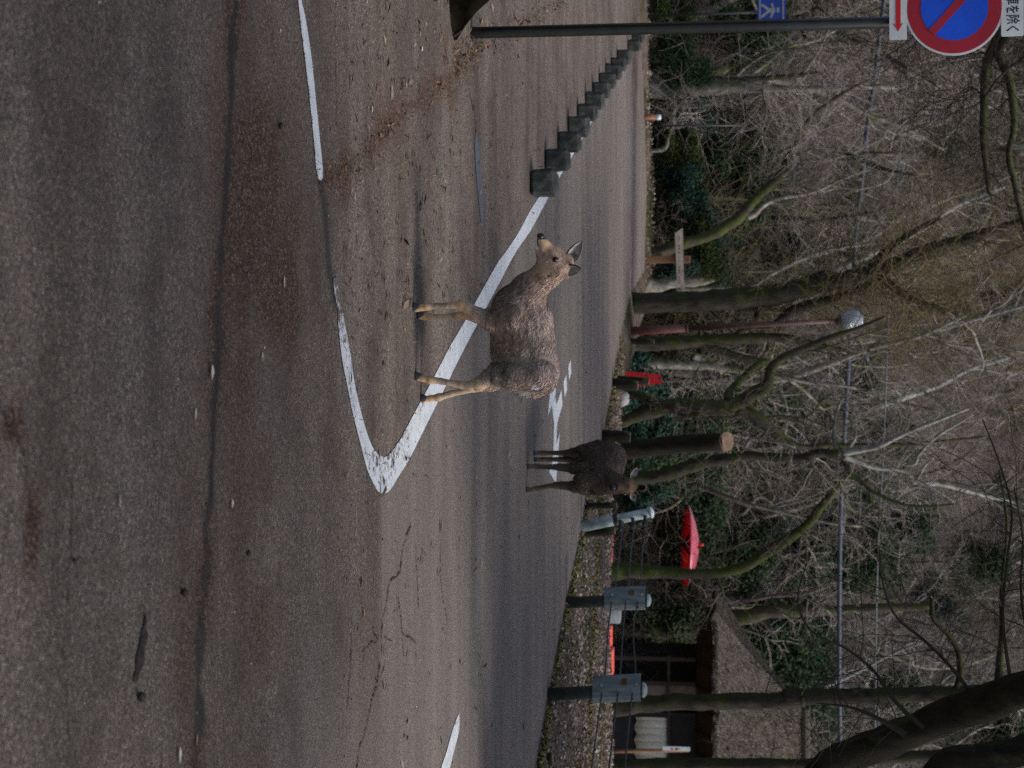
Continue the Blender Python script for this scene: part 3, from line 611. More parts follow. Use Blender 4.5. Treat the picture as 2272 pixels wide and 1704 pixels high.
def gpost(px_base, px_top, lab, w_px):
    b0 = ground(*px_base); Yp = float(b0[1]); t_ = at(*px_top, Yp); h_ = t_[2]; r_ = w_px / 2 / ppm(Yp)
    o = thing('fence_post', lab, 'fence post', b0, group='cable fence posts'); lean = (t_ - b0) / h_
    mb = MB(); mb.tube([lean * -0.2, lean * h_ * 0.5, lean * (h_ - 0.02)], r_, 16); mb.build('post', POSTD, o, True)
    bz0 = h_ * 0.47; rb = r_ * 1.28
    # folded sheet bracket: half shell facing the road with flanges
    prof = [(-1.75, 0.55), (-1.72, -0.15), (-1.15, -0.75), (-0.55, -1.12), (0.35, -1.18), (0.95, -0.85), (1.18, -0.1), (1.2, 0.5)]
    v = []; f = []; n_ = len(prof)
    for zz in (bz0, h_ * 0.965):
        for a, b_ in prof: v.append((a * rb + lean[0] * zz, b_ * rb, zz))
    for k in range(n_ - 1): f.append((k, k + 1, n_ + k + 1, n_ + k))
    mb = MB(); mb.add(v, f); br = mb.build('cable_bracket', BRKT, o)
    md = br.modifiers.new('solid', 'SOLIDIFY'); md.thickness = 0.006; md.offset = 1
    mb = MB(); zz = h_ * 0.80; mb.box((-1.25 * rb + lean[0] * zz, -0.80 * rb, zz), (0.6 * rb, 0.05, 0.045)); mb.build('rust_slot', RUST, br)
    mb = MB(); zz = h_ * 0.88; v, f = lathe([(0.012, -0.01), (0.012, 0.008), (0.006, 0.012)], 8); mb.add(rot(v, 0, math.pi / 2) + np.array((0.8 * rb + lean[0] * zz, -1.05 * rb, zz)), f); mb.build('bolt', INK, br)
    for bx_, bz_ in ((-1.0, .56), (0.75, .56), (-0.9, .92)):
        mb = MB(); zz = h_ * bz_; v, f = lathe([(0.014, -0.01), (0.014, 0.008), (0.007, 0.013)], 6); mb.add(rot(v, 0, math.pi / 2) + np.array((bx_ * rb + lean[0] * zz, -1.0 * rb, zz)), f); mb.build('bolt', STEEL, br)
    mb = MB(); v, f = lathe([(r_ * 1.12, 0), (r_ * 1.15, 0.012), (r_ * 0.95, 0.035), (r_ * 0.5, 0.045), (0.004, 0.05)], 16); mb.add(v + lean * (h_ - 0.02), f); mb.build('cap', POSTW, o, True)
    return o, Yp
Z = lambda fz, a, b_: fz(a, b_)
gpost(Z5(203, 683), Z5(688, 668), 'dark round fence post with grey cable bracket opposite the red parasol', 26)
gpost(Z5(95, 1225), Z5(663, 1198), 'dark round fence post with grey cable bracket before the thatched house', 30)
# off-frame next post keeps the cables up
gpost((1150, 1830), (1435, 1815), 'dark round fence post with grey cable bracket farthest from the white end post', 34)
# end post, leaning, worn white
e0 = ground(*Z5(290, 235)); YE = float(e0[1]); et = at(*Z5(712, 150), YE)
eo = thing('end_post', 'leaning worn white end post where the fence cables are tied', 'fence post', e0)
rE = 33 / 2 / 2.658 * 2.0 / ppm(YE) / 1.0; dE = et - e0
mb = MB(); mb.tube([dE * -0.15, dE * 0.48, dE * 0.5, dE * 0.97], [rE * 1.05, rE * 1.0, rE * 0.9, rE * 0.86], 18); mb.build('post', POSTW, eo, True)
mb = MB(); mb.tube([dE * 0.965, dE * 0.985, dE * 1.0, dE * 1.02], [rE, rE * 1.05, rE * 0.95, rE * 0.3], 18); mb.build('cap', SIGN_WHITE, eo, True)
mb = MB(); mb.tube([dE * 0.46, dE * 0.52], [rE * 1.12, rE * 1.12], 18); mb.build('collar', POSTD, eo, True)
for k, t in enumerate((0.56, 0.73, 0.90)):
    mb = MB(); c_ = dE * t; mb.tube([c_ + np.array((0.02, -rE, 0)), c_ + np.array((0.09, -rE - 0.05, 0.0))], 0.022, 8); mb.tube([c_ + np.array((0.085, -rE - 0.045, 0)), c_ + np.array((0.13, -rE - 0.07, 0))], 0.03, 8); mb.build('cable_clamp', POSTD, eo, True)
# three cables as one run each
def pxY(fz, zx, zy, Yq): return at(*fz(zx, zy), Yq)
Y2 = float(ground(*Z5(203, 683))[1]) - 0.10; Y3 = float(ground(*Z5(95, 1225))[1]) - 0.12; Y1 = YE - 0.12
cabs = [[(540, 205), (515, 400), (490, 590), (470, 690), (450, 850), (430, 1120), (410, 1240), (385, 1420), (352, 1659), (320, 1850)],
        [(606, 205), (583, 400), (568, 590), (553, 690), (538, 850), (520, 1110), (505, 1240), (482, 1430), (455, 1659), (430, 1850)],
        [(683, 195), (650, 400), (643, 590), (622, 690), (598, 850), (612, 1105), (590, 1240), (570, 1420), (548, 1659), (530, 1850)]]
for P, lab in zip(cabs, ('lowest steel cable of the roadside fence', 'middle steel cable of the roadside fence', 'topmost sagging steel cable of the roadside fence')):
    pts = []
    for zx, zy in P:
        Yq = np.interp(zy, [205, 683, 1225, 1850], [Y1, Y2, Y3, Y3 - 1.6]); pts.append(pxY(Z5, zx, zy, Yq))
    o = MB().tube(spline(pts, 60), 0.0085, 6).build('fence_cable', CABLE, smooth=True); tag(o, lab, 'cable', 'fence cables')
# old wooden stumps / stakes along the verge
def stake(px_base, px_top, wpx, lab, depth=0.0, lean_y=0.0, cat='stake'):
    b0 = ground(*px_base); Yp = float(b0[1]) + depth; b0 = at(*px_base, Yp); t_ = at(*px_top, Yp) + np.array((0, lean_y, 0)); r_ = wpx / 2 / ppm(Yp); zb = min(b0[2], tz(b0[0], Yp)) - 0.1
    o = thing('wooden_stake', lab, cat, (b0[0], Yp, b0[2]), group='short wooden stakes on the verge'); d = t_ - b0
    v, f = tube_geo([d * -0.2, d * 0.3, d * 0.7, d], [r_ * 1.06, r_, r_ * 1.02, r_ * 0.96], 10); v = v + rng.normal(size=v.shape) * r_ * 0.05
    MB().add(v, f).build('post', DARKWOOD, o, True)
    MB().tube([d * 0.999, d + d / np.linalg.norm(d) * 0.006], r_ * 0.9, 10).build('cut_top', CUTWOOD, o)
stake(Z5(302, 112), Z5(500, 110), 15, 'squat dark stump standing beside the leaning white end post, on its roadless side', 0.25)
stake(Z5(290, 275), Z5(488, 258), 19, 'dark stump between the white end post and the parasol', 0.3)
stake(Z6(82, 1335), Z6(238, 1340), 27, 'dark stump beside the tall sawn trunk', 0.2)
stake(Z6(140, 1055), Z6(280, 1065), 24, 'short dark stake in front of the red board', 0.15)
stake(Z6(152, 1025), Z6(340, 1042), 17, 'taller dark stake touching the red board', 0.35)
stake(Z6(205, 822), Z6(368, 825), 14, 'grey weathered stake beside the lamp post', 0.4)
stake(Z6(205, 895), Z6(228, 905), 14, 'low grey stake stub near the lamp post', 0.35)
o = stake(ZQ(170, 950), ZQ(300, 940), 30, 'black rounded stump at the road edge under the cables', 0.3)

# red board with forked top
RED = simple('red_lacquer', [(0.3, (0.50, 0.008, 0.012)), (0.7, (0.62, 0.015, 0.02))], 5, 0.5, 0)
rb0 = at(*Z6(180, 1000), 25.6); o = thing('red_board', 'bright red leaning board with two rounded prongs behind the stakes', 'board', (rb0[0], 25.6, rb0[2]))
def red_prism(P, y0, y1):
    q = [at(*Z6(*p), 25.6) - rb0 for p in P]; n_ = len(q)
    return [(p[0], y0, p[2]) for p in q] + [(p[0], y1, p[2]) for p in q], [tuple(range(n_)), tuple(range(2 * n_ - 1, n_ - 1, -1))] + [(k, n_ + k, n_ + (k + 1) % n_, (k + 1) % n_) for k in range(n_)]
mb = MB(); mb.add(*red_prism([(150, 978), (405, 1003), (411, 1012), (405, 1021), (330, 1022), (150, 1010)], -0.02, 0.02)); bd = mb.build('board', RED, o)
mb = MB(); mb.add(*red_prism([(150, 1040), (330, 1022), (410, 1032), (417, 1042), (410, 1052), (335, 1062), (150, 1085)], 0.03, 0.07)); mb.build('board', RED, o)
for zx in (300, 322, 330): MB().add(*red_prism([(zx, 1005), (zx + 5, 1005), (zx + 6, 1014), (zx + 1, 1014)], -0.024, -0.021)).build('lettering', INK, bd)

# wooden direction sign
TIMBER = simple('brown_timber', [(0.3, (0.10, 0.045, 0.022)), (0.5, (0.17, 0.085, 0.045)), (0.75, (0.30, 0.16, 0.07))], 7, 0.8, 0.3, 0.004, stretch=(1, 1, 0.15))
BOARDW = simple('weathered_board', [(0.3, (0.26, 0.16, 0.07)), (0.42, (0.36, 0.30, 0.24)), (0.7, (0.46, 0.42, 0.38))], 5, 0.8, 0.2, 0.003, stretch=(0.6, 1, 3))
YS = 33.6; ds0 = at(*Z6(325, 380), YS); o = thing('direction_sign', 'wooden signpost with a pale arrow board pointing both ways', 'sign', (ds0[0], YS, ds0[2]))
q = lambda zx, zy: at(*Z6(zx, zy), YS) - ds0
w_ = 38 / 2.44 / ppm(YS)
mb = MB(); top = q(565, 380); mb.box((top[0] / 2, 0, top[2] / 2 - 0.15), (w_, 0.12, top[2] + 0.3), bev=0.012); mb.build('post', TIMBER, o)
P = [q(525, 212), q(482, 240), q(494, 525), q(532, 545), q(528, 380)]
mb = MB(); n_ = len(P); mb.add([(p[0], -0.10, p[2]) for p in P] + [(p[0], -0.065, p[2]) for p in P], [tuple(range(n_))[::-1], tuple(range(n_, 2 * n_))] + [(k, (k + 1) % n_, n_ + (k + 1) % n_, n_ + k) for k in range(n_)]); bd = mb.build('arrow_board', BOARDW, o)
FINK = simple('faded_ink', [(0.3, (0.09, 0.075, 0.065)), (0.7, (0.17, 0.15, 0.13))], 9, 0.8, 0)
for zy in (262, 275, 310, 325, 345, 425, 440, 455, 480, 495, 508):
    p = q(506, zy); mb = MB(); mb.box((p[0], -0.102, p[2]), (0.012, 0.002, 0.05)); mb.box((p[0], -0.1024, p[2] + 0.01), (0.045, 0.0024, 0.010)); mb.build('lettering', FINK, bd)
# orange marker post with white top
mk = at(*Z7(120, 645), 33.0); o = thing('marker_post', 'short orange brown marker post with white top at the forest edge', 'marker post', (mk[0], 33.0, mk[2]))
t_ = at(*Z7(185, 645), 33.0) - mk; t2 = at(*Z7(215, 645), 33.0) - mk; r_ = 0.06
MB().tube([t_ * -0.5, t_], r_, 12).build('post', simple('marker_orange', [(0.3, (0.20, 0.08, 0.04)), (0.7, (0.30, 0.13, 0.07))], 9, 0.7), o, True)
MB().tube([t_, t2 * 0.97, t2], [r_ * 1.02, r_ * 1.02, r_ * 0.6], 12).build('white_top', SIGN_WHITE, o, True)
# thin dark pole
pp_ = at(*Z7(120, 688), 34.0); p2 = at(*Z7(660, 690), 34.0); o = MB().tube([np.array((0, 0, -0.6)), p2 - pp_], 0.022, 8).build('thin_pole', PAINT_BLACK, smooth=True); o.location = pp_; tag(o, 'thin dark green pole standing beside the orange marker post', 'pole')

# street lamp
MAROON = simple('maroon_pole', [(0.3, (0.05, 0.03, 0.02)), (0.55, (0.10, 0.05, 0.04)), (0.75, (0.13, 0.055, 0.05))], 3, 0.6, 0.2, stretch=(1, 1, 0.3))
YL = 27.2; l0 = at(*Z6(195, 771), YL); lo = thing('street_lamp', 'tall slim maroon lamp post with a white ribbed globe among the branches', 'street lamp', (l0[0], YL, l0[2]))
lt = at(*Z6(1365, 712), YL) - l0; lb = at(*Z6(550, 752), YL) - l0
MB().tube([lb * -0.15, lb * 0.5, lb], [0.085, 0.08, 0.075], 14).build('base_pole', simple('lamp_base', [(0.3, (0.10, 0.02, 0.025)), (0.7, (0.14, 0.06, 0.035))], 3, 0.6, 0.2), lo, True)
MB().tube([lb, (lb + lt) / 2, lt], [0.055, 0.05, 0.045], 14).build('pole', MAROON, lo, True)
MB().tube([lb * 0.985, lb * 1.01], [0.09, 0.075], 14).build('collar', MAROON, lo, True)
m, nt, b = new_mat('opal_glass'); b.inputs['Base Color'].default_value = (0.5, 0.54, 0.58, 1); b.inputs['Roughness'].default_value = 0.15; b.inputs['Transmission Weight'].default_value = 0.25
hn = nd(nt, 'ShaderNodeTexWave', Scale=14.0); hn.bands_direction = 'Z'; tcx = nt.nodes.new('ShaderNodeTexCoord'); nt.links.new(tcx.outputs['Object'], hn.inputs[0]); bump(nt, b, hn.outputs[0], 0.6, 0.02)
gc = lt + np.array((0, 0, 0.26)); v, f = lathe([(0.09, -0.22), (0.15, -0.17), (0.20, -0.07), (0.205, 0.03), (0.17, 0.12), (0.09, 0.17), (0.01, 0.185)], 24)
gl = MB().add(v + gc, f).build('globe', m, lo, True)
MB().tube([lt - np.array((0, 0, 0.04)), lt + np.array((0, 0, 0.03))], [0.06, 0.12], 14).build('lamp_base', MAROON, lo, True)

# ================================================================== TREES
BARK_D = bark_mat('bark_dark', (0.010, 0.008, 0.006), (0.060, 0.051, 0.040), moss=(0.038, 0.045, 0.013), moss_amt=0.55)
BARK_M = bark_mat('bark_mossy', (0.02, 0.016, 0.012), (0.095, 0.08, 0.062), moss=(0.055, 0.068, 0.018), moss_amt=0.68)
BARK_P = bark_mat('bark_pale', (0.10, 0.085, 0.068), (0.27, 0.24, 0.20), moss=(0.07, 0.085, 0.02), moss_amt=0.45, lichen=0.5)
BARK_L = bark_mat('bark_lichen', (0.12, 0.11, 0.10), (0.30, 0.285, 0.26), moss=(0.06, 0.075, 0.015), moss_amt=0.2, lichen=0.8)
TWIG = simple('twig_grey', [(0.3, (0.26, 0.225, 0.205)), (0.7, (0.47, 0.42, 0.385))], 2.0, 0.9, 0, var=0.25, spec=0.15)
TWIG_B = simple('twig_brown', [(0.3, (0.10, 0.082, 0.07)), (0.7, (0.26, 0.225, 0.20))], 1.2, 0.9, 0, var=0.25, spec=0.15)
BARK_G = bark_mat('bark_deep_moss', (0.02, 0.017, 0.012), (0.08, 0.066, 0.05), moss=(0.05, 0.068, 0.015), moss_amt=0.85)
TWIG_D = simple('twig_dark', [(0.3, (0.02, 0.016, 0.013)), (0.7, (0.06, 0.05, 0.04))], 2.0, 0.9, 0, spec=0.15)
TWIG_O = simple('twig_olive', [(0.3, (0.13, 0.105, 0.055)), (0.7, (0.27, 0.225, 0.125))], 2.0, 0.9, 0, spec=0.15)
def vary(m, lo, hi, sc=0.22):
    nt = m.node_tree; b = nt.nodes['Principled BSDF']; src = b.inputs['Base Color'].links[0].from_socket; g = nt.nodes.new('ShaderNodeNewGeometry'); n = nd(nt, 'ShaderNodeTexNoise', Scale=sc, Detail=4.0, Roughness=0.65); nt.links.new(g.outputs['Position'], n.inputs[0])
    nt.links.new(mixc(nt, 1.0, src, ramp(nt, n.outputs[0], [(0.36, lo), (0.64, hi)]), 'MULTIPLY'), b.inputs['Base Color'])
vary(TWIG, (0.34, 0.32, 0.30), (1.0, 0.98, 0.98)); vary(TWIG_B, (0.42, 0.40, 0.36), (1.08, 1.06, 1.0), 0.35); vary(TWIG_O, (0.5, 0.47, 0.45), (1.05, 1.02, 1.0), 0.3)
def leaf_mat(name, a, b_, rough=0.5):
    m, nt, b = new_mat(name); at_ = nd(nt, 'ShaderNodeAttribute', attribute_name='Col')
    c = ramp(nt, at_.outputs['Fac'], [(0.0, a), (1.0, b_)]); nt.links.new(c, b.inputs['Base Color']); b.inputs['Roughness'].default_value = 0.75; b.inputs['Specular IOR Level'].default_value = 0.08
    return m
EVER = leaf_mat('evergreen_leaf', (0.011, 0.026, 0.012), (0.050, 0.085, 0.036)); EVER_B = leaf_mat('blue_green_leaf', (0.010, 0.026, 0.020), (0.042, 0.088, 0.062)); EVER_Y = leaf_mat('yellow_green_leaf', (0.012, 0.024, 0.006), (0.06, 0.085, 0.02))

def twig_run(mb, p, d, L_, r0, r, depth, bend=0.35, droop=0.0, sides=3, seg=4, kids=3):
    pts = [p]; q = p.copy(); dd = d / np.linalg.norm(d)
    for i in range(seg):
        dd = dd + r.normal(size=3) * bend * 0.5 + np.array((0, 0, -droop)); dd /= np.linalg.norm(dd); q = q + dd * L_ / seg; pts.append(q.copy())
    pts = np.array(pts); mb.tube(pts, np.linspace(r0, max(r0 * 0.35, 0.0018), seg + 1), sides, cap=False)
    if depth > 0:
        for k in range(kids):
            t = 0.25 + 0.75 * r.random(); i = min(int(t * seg), seg - 1); f = t * seg - i; pp = pts[i] * (1 - f) + pts[i + 1] * f
            nd_ = dd * 0.6 + r.normal(size=3) * 0.75; twig_run(mb, pp, nd_, L_ * (0.35 + 0.35 * r.random()), r0 * 0.55, r, depth - 1, bend, droop, sides, max(3, seg - 1), kids)
def limb_twigs(mb, pts, rad, r, n, L_, r0, depth=2, start=0.25, droop=0.0, upb=0.25, kids=3):
    m_ = len(pts)
    for k in range(n):
        t = (start + (1 - start) * r.random()) * (m_ - 1); i = min(int(t), m_ - 2); f = t - i; p = pts[i] * (1 - f) + pts[i + 1] * f
        d = pts[i + 1] - pts[i]; d /= np.linalg.norm(d) + 1e-9; v = r.normal(size=3); v -= d * v.dot(d); v /= np.linalg.norm(v) + 1e-9
        dd = d * 0.5 + v + np.array((0, 0, upb)); twig_run(mb, p, dd, L_ * (0.4 + 0.8 * r.random()), min(r0, rad[i] * 0.6), r, depth, droop=droop, kids=kids)
def rough_tube(pts, rad, sides, r, amt=0.14):
    v, f = tube_geo(pts, rad, sides); n = len(pts); A = np.asarray(v).reshape(n, sides, 3); c = np.asarray(pts)[:, None, :]
    k = 1 + amt * (vnoise(A[..., 0], A[..., 1], A[..., 2], 2.5) * 0.7 + vnoise(A[..., 0], A[..., 1], A[..., 2], 9) * 0.6)
    A = c + (A - c) * k[..., None]; return A.reshape(-1, 3), f
def traced_tree(name, label, cat, Y, trunk, limbs, bark, twig, seed, ntw=25, Ltw=1.2, group=None, rtw=0.012, depth=2, base=True, droop=0.0, flare=1.35, yj=0.6, upb=0.25, kids=3, limb_bark=None):
    """trunk / limbs: list of (frame, zoom x, zoom y, width in zoom px, [Y offset])"""
    r = np.random.default_rng(seed)
    def conv(path, jit):
        P = []; rad = []
        for e in path:
            fz, zx, zy, wd = e[:4]; dy = e[4] if len(e) > 4 else 0.0
            s_ = {id(Z5): 2.658, id(Z6): 2.44, id(Z7): 2.48, id(Z8): 2.064, id(Z4): 2.765, id(ZID): 1.0}[id(fz)]
            P.append(at(*fz(zx, zy), Y + dy)); rad.append(max(0.006, wd / s_ / 2 / ppm(Y + dy)))
        return np.array(P), np.array(rad)
    P, rad = conv(trunk, 0); b0 = P[0].copy()
    if base:
        zb = tz(b0[0], Y)
        if zb < b0[2] - 0.05:
            k = max(1, int((b0[2] - zb) / 0.7) + 1); bx = b0[0] - (P[1][0] - P[0][0]) * 0.1
            ext = [np.array((bx, Y, zb - 0.15 + (b0[2] - zb) * j / k)) for j in range(k)]; P = np.concatenate([ext, P]); rad = np.concatenate([[rad[0] * flare] + [rad[0] * 1.1] * (k - 1), rad]); b0 = np.array((bx, Y, zb))
        else:
            P = np.concatenate([[np.array((P[0][0], Y, zb - 0.3))], P]) if zb < b0[2] else P
    o = thing(name, label, cat, b0, group=group); n_ = max(24, 9 * len(P))
    def smoothr(P, rad, n_): return spline(P, n_), np.maximum(np.interp(np.linspace(0, len(rad) - 1, n_), np.arange(len(rad)), rad), 0.004)
    sP, sr = smoothr(P, rad, n_); v, f = rough_tube(sP, sr, 16, r); MB().add(v, f).build('trunk', bark, o, True, loc=b0)
    tw = MB(); limb_twigs(tw, sP, sr, r, ntw, Ltw, rtw, depth, 0.45, droop, upb, kids)
    for L_ in limbs:
        lp, lr = conv(L_, yj); k = np.linspace(0, 1, len(lp)) * r.uniform(-1, 1) * yj; lp = lp + k[:, None] * np.array((0, 1, 0))
        q, qr = smoothr(lp, lr, 6 * len(lp)); v, f = rough_tube(q, qr, 8, r); MB().add(v, f).build('branch', limb_bark or bark, o, True, loc=b0)
        limb_twigs(tw, q, qr, r, max(4, int(ntw * 0.6)), Ltw * 0.8, rtw, depth, 0.2, droop, upb, kids)
    if tw.v: kind(tw.build('twigs', twig, o, loc=b0), 'stuff')
    return o
def ZID(w_, u_): return (w_, u_)
def tr(fz, *pts): return [(fz, *p) for p in pts]

traced_tree('tree', 'thick mossy trunk rising beside the lamp post, leaning to the signpost', 'tree', 28.2, tr(Z6, (245, 618, 118), (500, 612, 102), (800, 590, 118), (1000, 572, 110), (1250, 520, 100), (1450, 480, 90), (1610, 430, 80)) + tr(ZID, (2050, 560, 30), (2180, 520, 24), (2330, 470, 18)),
    [tr(Z6, (930, 700, 36), (925, 680, 36), (945, 620, 34), (1010, 578, 34)), tr(Z6, (1020, 730, 40), (1120, 660, 56), (1260, 610, 56), (1400, 575, 50), (1520, 510, 40), (1610, 460, 30)), tr(Z6, (1130, 500, 16), (1230, 465, 22), (1330, 440, 20), (1440, 520, 14)),
     tr(ZID, (1950, 610, 20), (2020, 660, 14), (2110, 690, 10)), tr(ZID, (1930, 590, 18), (2000, 530, 14), (2090, 480, 10))], BARK_D, TWIG_O, 1, 70, 1.7, rtw=0.010, depth=2, droop=0.05, kids=4)
traced_tree('tree', 'dark mossy trunk just behind the maroon lamp post', 'tree', 28.6, tr(Z6, (215, 840, 86), (400, 835, 74), (600, 822, 70), (800, 812, 66), (1000, 803, 54), (1100, 810, 50), (1185, 828, 46)) + tr(ZID, (1830, 770, 14), (1900, 780, 10)),
    [tr(Z6, (600, 830, 44), (700, 865, 44), (820, 905, 44), (930, 930, 40), (1020, 940, 30)), tr(Z6, (800, 812, 40), (860, 760, 32), (1000, 745, 20), (1120, 680, 14))], BARK_M, TWIG_B, 2, 12, 1.0)
traced_tree('tree', 'pale slender trunk behind the red board, between two mossy trees', 'tree', 35.0, tr(Z6, (230, 950, 70), (420, 945, 56), (620, 955, 46), (760, 970, 36), (950, 1000, 28)) + tr(ZID, (1780, 845, 10), (1900, 860, 6)), [tr(Z6, (580, 900, 50), (680, 945, 46), (740, 990, 30))], BARK_P, TWIG, 3, 14, 1.3)
traced_tree('tree', 'forked oak with two splayed legs and twisting mossy limbs by the sawn trunk', 'tree', 26.4, tr(Z6, (175, 1265, 60), (260, 1232, 70), (360, 1195, 80), (500, 1172, 84), (620, 1180, 86), (760, 1180, 92), (850, 1150, 84)),
    [tr(Z6, (180, 1105, 40), (300, 1120, 46), (420, 1165, 50), (500, 1175, 56)),
     tr(Z6, (840, 1150, 80), (900, 1105, 74), (955, 1078, 66), (985, 1040, 56), (1000, 975, 52), (1050, 920, 46), (1120, 888, 46), (1230, 840, 42), (1330, 800, 36), (1450, 762, 26), (1600, 700, 18)),
     tr(Z6, (770, 1140, 60), (780, 1090, 44), (840, 1030, 40), (910, 965, 38), (960, 935, 30), (1010, 930, 22)),
     tr(Z6, (820, 1195, 66), (900, 1225, 62), (980, 1280, 58), (1050, 1340, 54), (1110, 1382, 46), (1180, 1398, 36), (1280, 1392, 34), (1350, 1390, 26)) + tr(ZID, (1930, 990, 10), (2060, 985, 8), (2200, 970, 5)),
     tr(Z6, (870, 1160, 22), (920, 1205, 20), (975, 1238, 19), (1060, 1228, 16), (1150, 1240, 14), (1220, 1220, 12), (1270, 1160, 10), (1330, 1110, 8)),
     tr(Z6, (1120, 888, 20), (1200, 880, 18), (1330, 850, 16), (1500, 790, 12), (1610, 760, 8)), tr(Z6, (570, 1240, 14), (520, 1230, 26), (620, 1215, 30))], BARK_M, TWIG_B, 4, 16, 1.0)
# sawn trunk with a pale cut end
Yc = 24.6; c0 = at(*Z6(235, 1405), Yc); ct = at(*Z6(750, 1365), Yc - 0.35); zb = tz(c0[0], Yc)
o = thing('sawn_trunk', 'thick dark sawn off trunk with a pale cut end behind the dark deer', 'tree trunk', (c0[0], Yc, zb)); b0 = np.array((c0[0], Yc, zb))
P = spline([np.array((c0[0] - 0.02, Yc, zb - 0.15)), c0, (c0 * 0.5 + ct * 0.5) + np.array((0, 0.05, 0)), ct], 16); r_ = 104 / 2.44 / 2 / ppm(Yc)
v, f = rough_tube(P, np.linspace(r_ * 1.1, r_ * 0.93, 16), 16, rng, 0.06); MB().add(v, f).build('trunk', DARKWOOD, o, True, loc=b0)
dirc = np.array((ct - c0)); dirc /= np.linalg.norm(dirc); dirc = dirc + np.array((0, -0.75, 0)); dirc /= np.linalg.norm(dirc)
MB().tube([ct - dirc * 0.10, ct + dirc * 0.05, ct + dirc * 0.055], [r_ * 0.94, r_ * 0.98, r_ * 0.9], 20).build('cut_end', CUTWOOD, o, loc=b0)
traced_tree('tree', 'slim tree with whitish lichened upper limbs beside the sawn trunk', 'tree', 25.8, tr(Z6, (290, 1565, 74), (420, 1545, 70), (560, 1500, 66), (640, 1478, 62), (760, 1460, 58), (880, 1442, 56), (1000, 1448, 50), (1160, 1452, 44)) + tr(Z8, (440, 218, 40), (540, 222, 40)),
    [tr(Z8, (545, 225, 30), (525, 170, 24), (522, 110, 18), (535, 40, 16), (560, -30, 12)), tr(Z8, (555, 215, 32), (640, 200, 27), (720, 180, 25), (800, 140, 22), (870, 105, 20), (960, 70, 16), (1110, 10, 10)),
     tr(Z8, (560, 232, 26), (640, 262, 22), (710, 288, 20), (830, 300, 18), (900, 345, 14), (1000, 395, 12), (1085, 450, 8)), tr(Z8, (850, 270, 22), (885, 262, 20), (905, 215, 18), (980, 140, 14), (1060, 88, 10), (1140, 40, 6)),
     tr(Z8, (575, 210, 14), (620, 140, 12), (600, 70, 10), (630, 0, 8)), tr(Z8, (400, 230, 14), (430, 290, 12), (500, 300, 10), (560, 330, 8)), tr(Z6, (860, 1400, 20), (900, 1350, 22), (1000, 1360, 18), (1130, 1390, 16))], BARK_D, TWIG_B, 5, 14, 1.1, limb_bark=BARK_L)
traced_tree('tree', 'dark trunk bending into a bright mossy diagonal bough before the parasol', 'tree', 27.5, tr(Z5, (480, 500, 120), (620, 500, 100), (760, 505, 74), (900, 515, 68), (1000, 515, 66), (1120, 508, 68), (1250, 470, 66), (1350, 415, 62), (1450, 350, 60)) + tr(Z8, (170, 690, 50), (260, 640, 46), (330, 595, 44), (400, 540, 40), (450, 470, 36), (500, 410, 34), (575, 312, 34)),
    [tr(Z8, (570, 330, 34), (585, 290, 30), (560, 250, 12)), tr(Z8, (575, 312, 26), (640, 345, 24), (690, 390, 20), (730, 410, 18), (800, 440, 14), (900, 460, 13), (1080, 448, 8)), tr(Z8, (680, 390, 12), (690, 440, 10), (740, 500, 9), (720, 620, 8), (740, 800, 7)),
     tr(Z5, (980, 350, 14), (1040, 440, 14), (1110, 470, 16), (1130, 400, 14), (1145, 340, 10)), tr(Z5, (1090, 545, 18), (1120, 600, 18), (1125, 650, 12))], BARK_G, TWIG_B, 6, 14, 1.0)
traced_tree('tree', 'tall straight trunk with a grey lichen patch before the thatched roof', 'tree', 27.0, tr(Z5, (470, 1290, 130), (620, 1280, 105), (900, 1272, 98), (1200, 1262, 100), (1595, 1255, 98)) + tr(Z8, (300, 1335, 78), (700, 1330, 72), (1000, 1320, 68), (1250, 1310, 62), (1400, 1300, 60)),
    [tr(Z8, (1060, 1330, 30), (1090, 1240, 34), (1080, 1120, 32), (1030, 1040, 24), (960, 960, 20), (950, 870, 16)), tr(Z8, (1270, 1300, 40), (1280, 1180, 36), (1300, 1020, 28), (1300, 860, 18), (1330, 560, 12), (1300, 300, 8))], BARK_D, TWIG_D, 7, 20, 1.6, depth=2)
traced_tree('tree', 'dark lichened trunk beside the pole with the lower white label', 'tree', 26.0, tr(Z5, (400, 1650, 90), (830, 1645, 90), (1200, 1645, 88), (1595, 1640, 80)) + tr(ZID, (1850, 1690, 28), (2000, 1680, 24), (2300, 1660, 20)), [], BARK_D, TWIG_D, 8, 10, 1.2)
traced_tree('tree', 'stout grey trunk with pinkish patches near the hip end of the thatched roof', 'tree', 46.5, tr(Z5, (450, 850, 130), (600, 840, 108), (800, 838, 104), (1000, 815, 96), (1200, 780, 90), (1400, 740, 84)) + tr(Z8, (330, 940, 58), (560, 935, 44), (760, 925, 40), (960, 920, 30)), [tr(Z5, (690, 690, 16), (780, 710, 24), (850, 745, 30), (940, 810, 36)), tr(Z5, (850, 740, 14), (900, 690, 13), (930, 640, 10), (1000, 620, 7))], BARK_M, TWIG_B, 9, 12, 1.4)
traced_tree('tree', 'twisted pale tree growing behind the parasol', 'tree', 48.0, tr(Z5, (500, 400, 60), (620, 395, 56), (720, 380, 54), (820, 400, 50), (960, 410, 42), (1050, 380, 36), (1200, 355, 34), (1430, 340, 30)), [tr(Z5, (560, 330, 26), (640, 330, 30), (720, 350, 34)), tr(Z5, (760, 300, 14), (900, 260, 18), (1050, 330, 16)), tr(Z5, (1040, 280, 16), (1150, 210, 22), (1250, 160, 20), (1330, 70, 22), (1400, 90, 18), (1500, 200, 14))], BARK_P, TWIG_B, 10, 22, 1.8)
